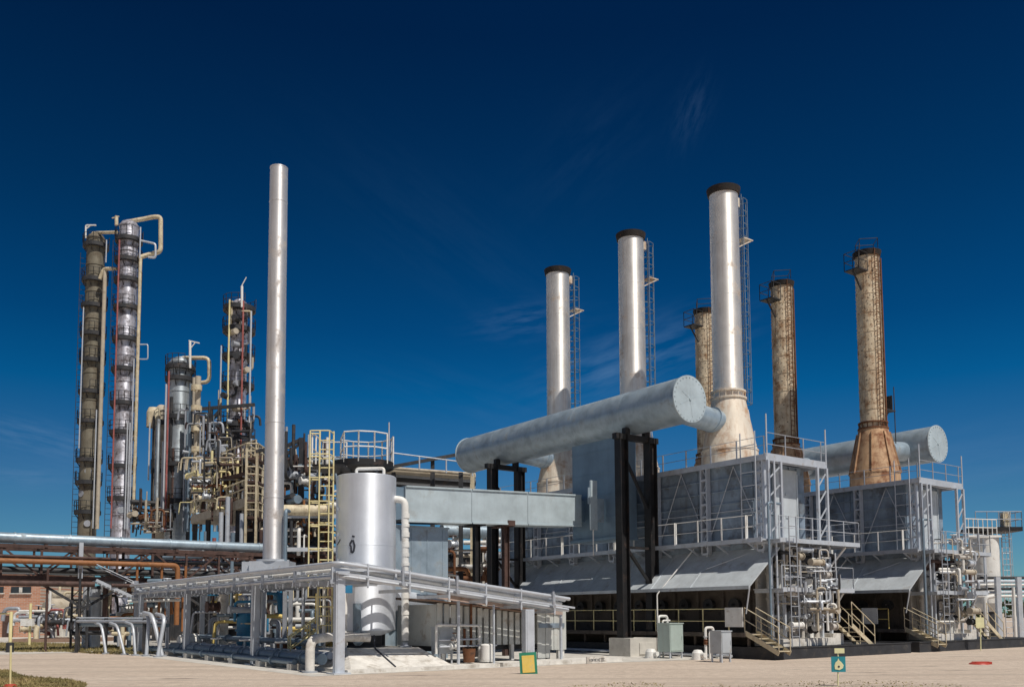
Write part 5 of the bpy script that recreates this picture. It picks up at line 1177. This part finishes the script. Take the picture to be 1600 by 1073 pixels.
clutter(t, 30, 130, 952, 984, 70, 40, ['white_paint', 'light_steel', 'grey_paint', 'cream_pipe', 'red_pipe', 'dark_steel'], 61, 4, .3)
m = MB(); a = at(20, 985, 70); c = at(150, 985, 70); m.box(V(((a.x + c.x) / 2, 72.5, .13)), c.x - a.x, 6, .26); m.build('slab', 'roof_brown', t)
# yellow marker posts
g = at(16, 1068, 25); g.z = 0; t = thing('marker_post', 'thin yellow marker post on a red foot in the near grass', 'post', g)
m = MB(); m.tube(g + Z * .05, at(17, 1008, 25), .028, n=8); m.build('pole', 'pale_yellow', t)
m = MB(); m.lathe(g, [(0, .10), (.12, .09), (.22, 0)], 14); m.build('foot', 'red_plastic', t)
for (u, v0, lab, dist, arms) in ((16, 955, 'yellow gate post with long horizontal arm at the left edge', 50, True), (46, 942, 'yellow post with small white box beside the brick building', 62, False)):
    g = at(u, 1000, dist); g.z = 0; t = thing('yellow_post', lab, 'post', g); top = at(u, v0, dist).z
    m = MB(); m.tube(g, V((g.x, g.y, top)), .09, n=10); m.build('pole', 'pale_yellow', t)
    if arms:
        m = MB(); m.tube(V((g.x, g.y, top - .1)), V((g.x - 4, g.y, top - .1)), .05, n=8); m.tube(V((g.x - 4, g.y, 0)), V((g.x - 4, g.y, top - .1)), .07, n=8); m.build('arm', 'pale_yellow', t)
        m = MB(); m.lathe(g, [(.2, 0), (.2, .5), (.1, .55)], 12); m.build('foot', 'dark_steel', t)
    else:
        m = MB(); m.box(V((g.x - .1, g.y - .15, top * .55)), .8, .3, .5); m.build('box', 'white_paint', t)
# tan & white post in rack gap
c = at(349, 930, 44.5); g = V((c.x, c.y, 0)); top = at(349, 925, 44.5).z
m = MB(); m.tube(g, V((g.x, g.y, top)), .26, n=16); m.tube(g, g + Z * .08, .4, n=16); m.tube(V((g.x, g.y, top)), V((g.x, g.y, top + .08)), .36, n=16); solo(m, 'insulated_riser', 'white_concrete', g, 'stout beige-white riser pipe between the two grey rack posts', 'pipe')

# ---- small steelwork and piping on the burner ends of both furnaces
LIGHT = ['light_steel', 'white_paint', 'end_wall', 'grey_paint', 'light_steel', 'dark_steel', 'beige_insulation']
clutter(heater1, 1212, 1308, 856, 985, 39.0, 84, LIGHT, 81, 1.3, .10, .3)
clutter(heater2, 1450, 1524, 842, 975, 46.4, 80, LIGHT, 83, 1.3, .11, .3)
# ================================================================ ground, grass, sky, sun
m = MB(); n = 60
xs = [-1500, -600, -300, -150, -80] + list(range(-60, 61, 6)) + [80, 150, 300, 600, 1500]
ys = [-300, -60, -10] + list(range(0, 121, 6)) + [160, 300, 700, 2500]
vs = [V((x, y, 0)) for y in ys for x in xs]; w = len(xs)
m.add(vs, [(j * w + i, j * w + i + 1, (j + 1) * w + i + 1, (j + 1) * w + i) for j in range(len(ys) - 1) for i in range(w - 1)])
g = m.build('ground', 'sandy_asphalt'); tag(g, kind='structure')
m = MB(); q = [(-60, 42), (-9.5, 34.5), (-6.2, 30.2), (-3, 33), (10, 43), (40, 60), (60, 130), (-90, 130)]
yard = [Kp(-.6, -1.2, .006), Kp(-.6, 9, .006), A(-.2, 11, .006, C0), A(20, 60, .006, C0), A(110, 60, .006, C0), Kp(110, -20, .006), Kp(26, -20, .006), Kp(26, -1.6, .006)]
m.add([V((p.x, p.y, .006)) for p in yard], [tuple(range(len(yard)))]); y = m.build('yard_pavement', 'concrete'); tag(y, kind='structure')

def grass(poly_px, nblades, seed, hmin, hmax):
    rn = random.Random(seed); m = MB(); P = [ground(*p) for p in poly_px]
    (x0, y0), (x1, y1) = (min(p.x for p in P), min(p.y for p in P)), (max(p.x for p in P), max(p.y for p in P))
    def inside(x, y):
        c = False; j = len(P) - 1
        for i in range(len(P)):
            if (P[i].y > y) != (P[j].y > y) and x < (P[j].x - P[i].x) * (y - P[i].y) / (P[j].y - P[i].y) + P[i].x: c = not c
            j = i
        return c
    k = 0
    while k < nblades:
        x = x0 + (x1 - x0) * rn.random(); yy = y0 + (y1 - y0) * rn.random()
        dx = .6 * math.sin(x * 1.7 + yy); 
        if not inside(x + dx * .3, yy + .5 * math.sin(x * 1.1)): k += .3; continue
        h = hmin + (hmax - hmin) * rn.random() ** 2; a = rn.random() * PI; w = .012 + .02 * rn.random(); d = V((math.cos(a), math.sin(a), 0)) * w; b = V((x, yy, -.005)); tip = b + V((rn.gauss(0, .05), rn.gauss(0, .05), h))
        m.add([b - d, b + d, tip], [(0, 1, 2)]); k += 1
    return m
m = grass([(-160, 1004), (60, 1004), (150, 1006), (235, 1010), (262, 1020), (215, 1023), (110, 1019), (-160, 1014)], 52000, 3, .04, .17)
m2 = grass([(-120, 1047), (10, 1048), (60, 1055), (118, 1070), (130, 1085), (-120, 1085)], 34000, 4, .02, .10)
m3 = grass([(1120, 1069), (1250, 1063), (1400, 1064), (1500, 1068), (1500, 1080), (1100, 1080)], 900, 5, .015, .055)
m4 = grass([(900, 1068), (1000, 1065), (1060, 1072), (1000, 1080), (880, 1080)], 400, 6, .015, .05)
for q in (m2, m3, m4): m.add(q.v, q.f)
o = m.build('grass', 'grass', normals=False); tag(o, kind='stuff')

# distant tree belt on the horizon
rn = random.Random(9); m = MB()
for k in range(1500):
    x = -420 + 840 * rn.random(); yy = 300 + 40 * rn.random(); hh = 3.0 + 2.2 * math.sin(x * .05) + 1.5 * math.sin(x * .17)
    for j in range(9):
        c = V((x + rn.gauss(0, 2), yy + rn.gauss(0, 2), max(0, rn.random() * (hh + 2)))); a = V((rn.gauss(0, 1), rn.gauss(0, 1), rn.gauss(0, 1))).normalized(); b = a.cross(V((rn.random(), rn.random(), 1))).normalized(); s = .5 + rn.random() * .9
        m.add([c + a * s, c + b * s, c - a * s, c - b * s], [(0, 1, 2, 3)])
o = m.build('distant_wood', 'leaf', normals=False); tag(o, kind='stuff')

# ---- sun and sky
SUN_H = V((.62, -.785, 0)).normalized(); ELEV = math.radians(57)
sdir = V((SUN_H.x * math.cos(ELEV), SUN_H.y * math.cos(ELEV), math.sin(ELEV)))
sd = bpy.data.lights.new('sun', 'SUN'); sd.energy = 4.9; sd.angle = math.radians(.5); sd.color = (1, .93, .83)
so = bpy.data.objects.new('sun', sd); col.objects.link(so); so.rotation_euler = sdir.to_track_quat('Z', 'Y').to_euler(); so.location = sdir * 60
wd = bpy.data.worlds.new('World'); scene.world = wd; wd.use_nodes = True
nt = wd.node_tree; N = nt.nodes; Lk = nt.links.new; bg = N['Background']
sky = N.new('ShaderNodeTexSky'); sky.sky_type = 'NISHITA'; sky.sun_disc = False; sky.sun_elevation = ELEV; sky.sun_rotation = math.atan2(SUN_H.x, SUN_H.y)
sky.altitude = 1500; sky.air_density = 1.0; sky.dust_density = .3; sky.ozone_density = 4.0
# the sky ahead is deepened as by a polarising filter; behind the camera it stays plain
geo = N.new('ShaderNodeTexCoord'); sp = N.new('ShaderNodeSeparateXYZ'); Lk(geo.outputs['Generated'], sp.inputs[0])
pol = N.new('ShaderNodeValToRGB'); stops = [(0, (0.75, 1.3, 1.4999)), (0.115, (0.4751, 1.1, 1.4125)), (0.151, (0.4001, 1.05, 1.45)), (0.234, (0.0301, 0.925, 1.4651)), (0.297, (0.015, 0.695, 1.2)), (0.411, (0.0126, 0.5, 0.8925)), (0.553, (0.0101, 0.2999, 0.615)), (0.85, (0.0101, 0.2251, 0.5))]
el = pol.color_ramp.elements
while len(el) < len(stops): el.new(.5)
for k, (p_, c_) in enumerate(stops): el[k].position = p_; el[k].color = (*c_, 1)
Lk(sp.outputs['Z'], pol.inputs['Fac'])
fr_ = N.new('ShaderNodeMapRange'); fr_.interpolation_type = 'SMOOTHSTEP'; fr_.inputs['From Min'].default_value = -.75; fr_.inputs['From Max'].default_value = .22; Lk(sp.outputs['Y'], fr_.inputs['Value'])
tint = N.new('ShaderNodeMix'); tint.data_type = 'RGBA'; tint.blend_type = 'MULTIPLY'; Lk(fr_.outputs[0], tint.inputs['Factor']); sx_ = N.new('ShaderNodeMapRange'); sx_.inputs['From Min'].default_value = -.5; sx_.inputs['From Max'].default_value = 0; sx_.inputs['To Min'].default_value = .82; Lk(sp.outputs['X'], sx_.inputs['Value'])
side = N.new('ShaderNodeVectorMath'); side.operation = 'SCALE'; Lk(sky.outputs[0], side.inputs[0]); Lk(sx_.outputs[0], side.inputs['Scale'])
Lk(side.outputs[0], tint.inputs[6]); Lk(pol.outputs['Color'], tint.inputs[7])
# thin cirrus: stretched noise kept to a few directions
def wisp(u, v, size, stretch, rot, amt, prev):
    d = ray(u, v).normalized(); right = d.cross(Z).normalized(); up = right.cross(d)
    e1 = right * math.cos(rot) + up * math.sin(rot); e2 = -right * math.sin(rot) + up * math.cos(rot)
    def dot(vv):
        n = N.new('ShaderNodeVectorMath'); n.operation = 'DOT_PRODUCT'; n.inputs[1].default_value = vv; Lk(geo.outputs['Generated'], n.inputs[0]); return n.outputs['Value']
    def mt(op, a, b=None):
        n = N.new('ShaderNodeMath'); n.operation = op
        for i, q in enumerate((a, b)):
            if q is None: continue
            if isinstance(q, (int, float)): n.inputs[i].default_value = q
            else: Lk(q, n.inputs[i])
        return n.outputs[0]
    a = mt('MULTIPLY', dot(e1), 1 / (size * stretch)); b = mt('MULTIPLY', dot(e2), 1 / size)
    r2 = mt('ADD', mt('MULTIPLY', a, a), mt('MULTIPLY', b, b)); fall = mt('POWER', 2.718, mt('MULTIPLY', r2, -1.0))
    front = mt('GREATER_THAN', dot(d), 0.0)
    cx = N.new('ShaderNodeCombineXYZ'); Lk(mt('MULTIPLY', a, .9), cx.inputs[0]); Lk(mt('MULTIPLY', b, 1.6), cx.inputs[1]); cx.inputs[2].default_value = u * .01
    ns = N.new('ShaderNodeTexNoise'); ns.inputs['Scale'].default_value = 1.6; ns.inputs['Detail'].default_value = 7; ns.inputs['Roughness'].default_value = .6; Lk(cx.outputs[0], ns.inputs['Vector'])
    mr = N.new('ShaderNodeMapRange'); mr.inputs['From Min'].default_value = .38; mr.inputs['From Max'].default_value = .72; Lk(ns.outputs['Fac'], mr.inputs['Value'])
    f = mt('MULTIPLY', mt('MULTIPLY', fall, mr.outputs[0]), mt('MULTIPLY', front, amt))
    return f if prev is None else mt('ADD', prev, f)
f = None
for args in ((1080, 178, .014, 2.0, 1.15, .10), (915, 240, .04, 1.8, .7, .03), (700, 380, .05, 3.0, -.6, .03), (990, 560, .028, 3.2, .3, .40), (825, 500, .016, 3, .1, .22), (75, 690, .014, 4, -.2, .42), (30, 745, .010, 5, .05, .30), (1500, 740, .04, 4, .1, .14), (760, 640, .03, 4, -.3, .05)):
    f = wisp(*args, f)
mx = N.new('ShaderNodeMix'); mx.data_type = 'RGBA'; mx.clamp_factor = True; Lk(f, mx.inputs['Factor']); Lk(tint.outputs[2], mx.inputs[6]); mx.inputs[7].default_value = (3.2, 6.0, 10.5, 1)
Lk(mx.outputs[2], bg.inputs['Color']); bg.inputs['Strength'].default_value = .05

vs_ = scene.view_settings; vs_.view_transform = 'Standard'; vs_.look = 'None'; vs_.exposure = -.30; vs_.gamma = 1; vs_.use_curve_mapping = False
scene.render.film_transparent = False
scene.cycles.max_bounces = 6
for o in bpy.data.objects:
    for k in ('_org', '_r', '_c', '_top'):
        if k in o: del o[k]
